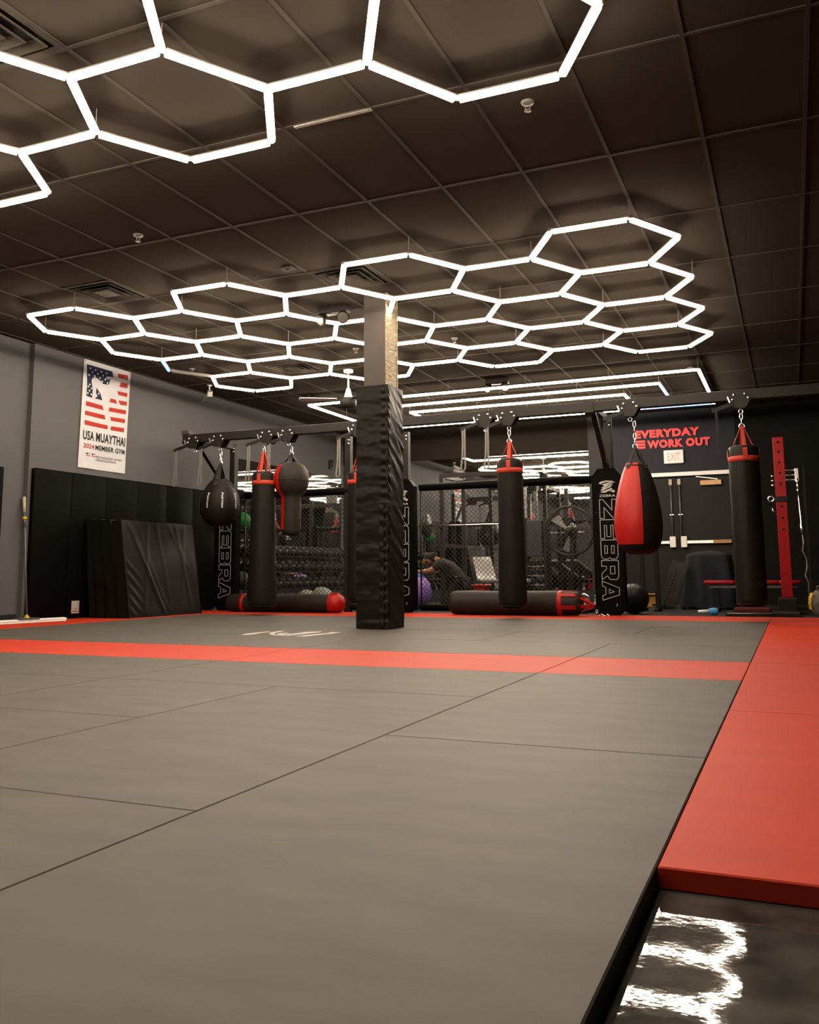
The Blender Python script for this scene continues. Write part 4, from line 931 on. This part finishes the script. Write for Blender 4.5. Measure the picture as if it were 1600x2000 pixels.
for hp, hd2 in hands:
    d = hd2.normalized(); sdv = d.cross(Vector((0, 0, 1))).normalized()
    for k in range(5):
        off = (k-1.7)*.018; L = (.045, .062, .07, .065, .05)[k]
        base = hp+sdv*off+d*(.01 if k else -.02); dd = d if k else (d-sdv*.8).normalized()
        part('finger', MB().tube([base, base+dd*L*.5+Vector((0, 0, .006)), base+dd*L-Vector((0, 0, .012))], [.009, .0085, .006], 8), 'skin', pe)
SV = [((-4.74, 13.02, .36), .15), ((-4.77, 13.02, .44), .15), ((-4.85, 13.01, .58), .143), ((-4.97, 13.0, .71), .152), ((-5.07, 12.985, .75), .075)]; SE = [(0, 1), (1, 2), (2, 3), (3, 4)]
for sgn, el in ((-1, (-5.12, 12.80, .615)), (1, (-5.14, 13.14, .595))):
    SV.append(((-5.02, 13.0+.16*sgn, .70), .076)); SE.append((3, len(SV)-1)); SV.append((el, .060)); SE.append((len(SV)-2, len(SV)-1))
skin_mesh('shirt', SV, SE, 0, 'shirt', pe)
TV = [((-4.74, 13.02, .42), .142)]; TE = []
for sgn in (-1, 1):
    TV += [((-4.76, 13.02+.10*sgn, .38), .105), ((-4.93, 13.03+.14*sgn, .09), .078), ((-4.57, 13.03+.14*sgn, .08), .055)]; n_ = len(TV); TE += [(0, n_-3), (n_-3, n_-2), (n_-2, n_-1)]
skin_mesh('trousers', TV, TE, 0, 'trousers', pe)
skin_mesh('hair', [((-5.13, 12.97, .815), .06), ((-5.21, 12.96, .825), .082), ((-5.28, 12.955, .805), .06)], [(0, 1), (1, 2)], 1, 'hair', pe)
for s_ in (-1, 1): part('eye', MB().sphere((-5.335, 12.955+.03*s_, .755), .010, 10), 'hair', pe); part('ear', MB().sphere((-5.235, 12.96+.088*s_, .76), .02, 10), 'skin', pe)
part('nose', MB().sphere((-5.365, 12.953, .725), .017, 10), 'skin', pe)
t = thing('towel', 'bright blue towel lying on top of the purple ball', 'towel', (-5.24, 12.58, .5))
part('cloth', MB().sheet(lambda u, v: Vector((-5.36, 12.62, RF+.275))+Vector((math.sin(-.1+.75*u), -.6*math.sin((v-.3)*1.0), math.cos(-.1+.75*u))).normalized()*(.281+.006*math.sin(u*14+v*5)), 14, 10), 'blue', t)
part('hem', MB().tube([Vector((-5.36, 12.62, RF+.275))+Vector((math.sin(.65), -.6*math.sin((v/8-.3)), math.cos(.65))).normalized()*.286 for v in range(9)], .006, 6), 'blue', t)

# ---------------------------------------------------------------- right side, in front of the door wall
rp = thing('rack_post', 'tall bright red rack post standing right of the large heavy bag', 'rack', (-.08, 12.6, RF))
part('post', MB().bbox(-.155, -.02, 12.55, 12.66, .22, 2.315, .006), 'red_paint', rp)
for z in (2.25, 2.12, 1.98, 1.84, 1.70, 1.40, 1.25, 1.1): part('hole', MB().lathe([(.001, 12.547), (.016, 12.547), (.016, 12.552)], (-.088, 0, z), 12, axis='y'), 'vent_deep', rp)
part('base', MB().bbox(-.20, .03, 12.25, 12.95, RF, .22, .01), 'steel_black', rp)
part('collar', MB().bbox(-.17, -.005, 12.535, 12.675, 1.46, 1.53, .004), 'steel_black', rp)
for z in (1.80, 1.74, 1.68): part('pin', MB().tube([(-.20, 12.56, z), (-.155, 12.56, z)], .010, 8), 'chrome', rp)
part('cable_pulley', MB().torus((-.215, 12.55, 1.50), .035, .009, 'y', 18, 6).tube([(-.18, 12.55, 1.5), (-.155, 12.55, 1.5)], .008, 6), 'chrome', rp)
part('hook', MB().tube([(-.20, 12.55, 1.38), (-.20, 12.55, 1.34), (-.17, 12.55, 1.33)], .01, 8), 'chrome', rp)
t = thing('flat_bench', 'flat bench with red pad behind the large heavy bag', 'bench', (-.52, 13.2, RF), 'weight benches')
for x0, x1 in ((-1.16, -.76), (-.755, -.20), (-.195, .08)): part('pad', MB().bbox(x0, x1, 13.08, 13.36, .385, .435, .016, 2), 'red_paint', t)
part('frame', MB().bbox(-1.10, .04, 13.18, 13.26, .33, .375, .004), 'iron_grey', t)
for x_ in (-1.0, -.05):
    part('leg', MB().beam((x_, 13.22, .34), (x_, 13.22, .05), .05, .05, (1, 0, 0)), 'steel_black', t); part('foot', MB().bbox(x_-.03, x_+.03, 13.02, 13.42, RF, .055, .004), 'steel_black', t)
t = thing('curl_bar', 'wavy steel curl bar standing upright right of the red post', 'barbell', (.13, 13.5, RF))
zz = [RF, .28, .40, .50, .60, .72, .84, .95, 1.05]; dxx = [.03, .03, .035, .0, .03, .03, -.015, .005, 0]
part('bar', MB().tube([(.15+dx, 13.5, z) for z, dx in zip(zz, dxx)]+[(.13, 13.5, 1.6)], .014, 8), 'chrome', t)
part('sleeve', MB().tube([(.148, 13.5, 1.06), (.142, 13.5, 1.22)], .024, 10), 'chrome', t)
for z in (1.66, 1.72, 1.78): part('collar', MB().tube([(.13, 13.5, z), (.129, 13.5, z+.03)], .024, 10), 'chrome', t)
part('tip', MB().tube([(.13, 13.5, 1.6), (.125, 13.5, 1.85)], .012, 8), 'chrome', t)
t = thing('plate_storage_rack', 'black storage frame with three thin steel bars right of the red post', 'rack', (.05, 13.85, RF))
for x_ in (-.12, .22): part('upright', MB().bbox(x_-.02, x_+.02, 13.82, 13.88, RF, 2.05, .004), 'steel_black', t)
for z in (1.86, 1.93, 2.00): part('bar', MB().tube([(-.12, 13.82, z), (.11, 13.82, z)], .007, 8), 'alu', t)
part('bracket', MB().bbox(.10, .15, 13.78, 13.84, 1.83, 2.02, .004), 'alu', t)
part('foot', MB().bbox(-.2, .3, 13.7, 14.0, RF, .06, .005), 'steel_black', t)
# draped cover
t = thing('draped_cover', 'dark navy cloth cover draped over equipment below the door push bar', 'cover', (-1.15, 13.9, RF))
def drape(u, v):
    a = 2*PI*u; f = 1-v; fold = 1+.10*math.sin(a*7+2*v)*f**.6+.06*math.sin(a*13+1)*f
    rx = (.30+.10*f)*fold; ry = (.20+.07*f)*fold
    z = RF+.02+.83*v**1.0+.02*math.sin(a*5)*f
    if v > .93: k = (1-v)/.07; rx *= max(.02, k**.5); ry *= max(.02, k**.5); z = RF+.80+.06*(1-k)
    sq = (abs(math.cos(a))**4+abs(math.sin(a))**4)**-.25
    return (-1.14+rx*math.cos(a)*sq, 13.9+ry*math.sin(a)*sq, z)
part('cloth', MB().sheet(drape, 96, 30), 'navy_cloth', t)
part('hem', MB().tube([Vector(drape(k/48, 0)) for k in range(48)], .006, 5, closed=True), 'navy_cloth', t)
t = thing('ramp_board', 'black perforated board leaning against the draped cover', 'board', (-1.62, 13.6, RF))
a, b = Vector((-1.78, 13.55, RF+.015)), Vector((-1.52, 13.66, .70))
part('board', MB().beam(a, b, .24, .03, (0, 1, 0)), 'iron', t)
dv = (b-a).normalized()
for k in range(12): part('stud', MB().sphere(a+dv*(.08+.048*k)+Vector((-.018, -.05, .004)), .012, 8), 'slam', t)
part('foot_bar', MB().beam((-1.93, 13.5, RF+.07), (-1.60, 13.56, RF+.02), .03, .03), 'iron', t)
t = thing('cardboard_box', 'yellow cardboard box on the floor under the door push bar', 'box', (-2.05, 14.6, RF))
part('carton', MB().bbox(-2.22, -1.90, 14.5, 14.75, RF, .205, .004), 'cardboard', t)
for y0, y1, dz in ((14.44, 14.62, .03), (14.63, 14.80, .03)): part('flap', MB().beam((-2.06, y0, .208+.0), (-2.06, y1, .212), .31, .004), 'cardboard', t)
part('print', MB().box(-2.02, -1.95, 14.497, 14.499, .05, .15), 'print_black', t)
t = thing('water_bottle', 'small light blue bottle with white cap lying on the black floor', 'bottle', (-1.08, 12.2, RF))
part('body', MB().tube([(-1.03, 12.1, RF+.045), (-.99, 12.1, RF+.045), (-.93, 12.1, RF+.045), (-.91, 12.1, RF+.045)], [.03, .045, .045, .03], 14), 'light_blue', t)
part('neck', MB().tube([(-1.16, 12.1, RF+.04), (-1.03, 12.1, RF+.045)], [.018, .022], 12), 'white', t)
t = thing('backpack', 'grey backpack with a yellow strap on the floor at the right edge', 'bag', (.27, 11.9, RF))
def sack(u, v):
    a = 2*PI*u; r = math.sin(PI*min(1, .06+v*.94))**.55*(1+.10*noise.noise(Vector((math.cos(a)*2, math.sin(a)*2, v*5))))
    return (.30+.15*r*math.cos(a), 11.9+.12*r*math.sin(a), RF+.005+.34*v)
part('sack', MB().sheet(sack, 36, 20), 'grey_cloth', t)
part('strap', MB().ribbon([(.168, 11.82, .10), (.160, 11.80, .17), (.168, 11.80, .24), (.19, 11.82, .30)], (.016, -.01, 0), (.004, .004, 0)), 'yellow', t)
part('handle', MB().tube([(.25, 11.86, .33), (.25, 11.84, .375), (.30, 11.84, .38), (.31, 11.86, .33)], .010, 8), 'grey_cloth', t)
t = thing('weight_platform', 'low red-edged platform on the black floor behind the large heavy bag', 'platform', (-.4, 11.7, RF))
part('deck', MB().bbox(-.78, .05, 11.45, 12.0, RF, .07, .006), 'steel_black', t); part('edge', MB().bbox(-.70, -.28, 11.70, 11.98, .07, .115, .006), 'dark_red', t)
part('rail', MB().tube([(-.76, 11.44, .06), (-.25, 11.44, .06)], .006, 6), 'iron_grey', t)
t = thing('equipment_stand', 'black steel stand seen below the red and black teardrop bag', 'rack', (-1.9, 13.0, RF))
for x_ in (-1.98, -1.78):
    part('upright', MB().bbox(x_-.03, x_+.03, 12.97, 13.03, RF, .95, .004), 'steel_black', t); part('foot', MB().bbox(x_-.03, x_+.03, 12.8, 13.25, RF, .05, .004), 'steel_black', t)
part('top_bar', MB().bbox(-2.03, -1.73, 12.96, 13.04, .92, .97, .004), 'steel_black', t)
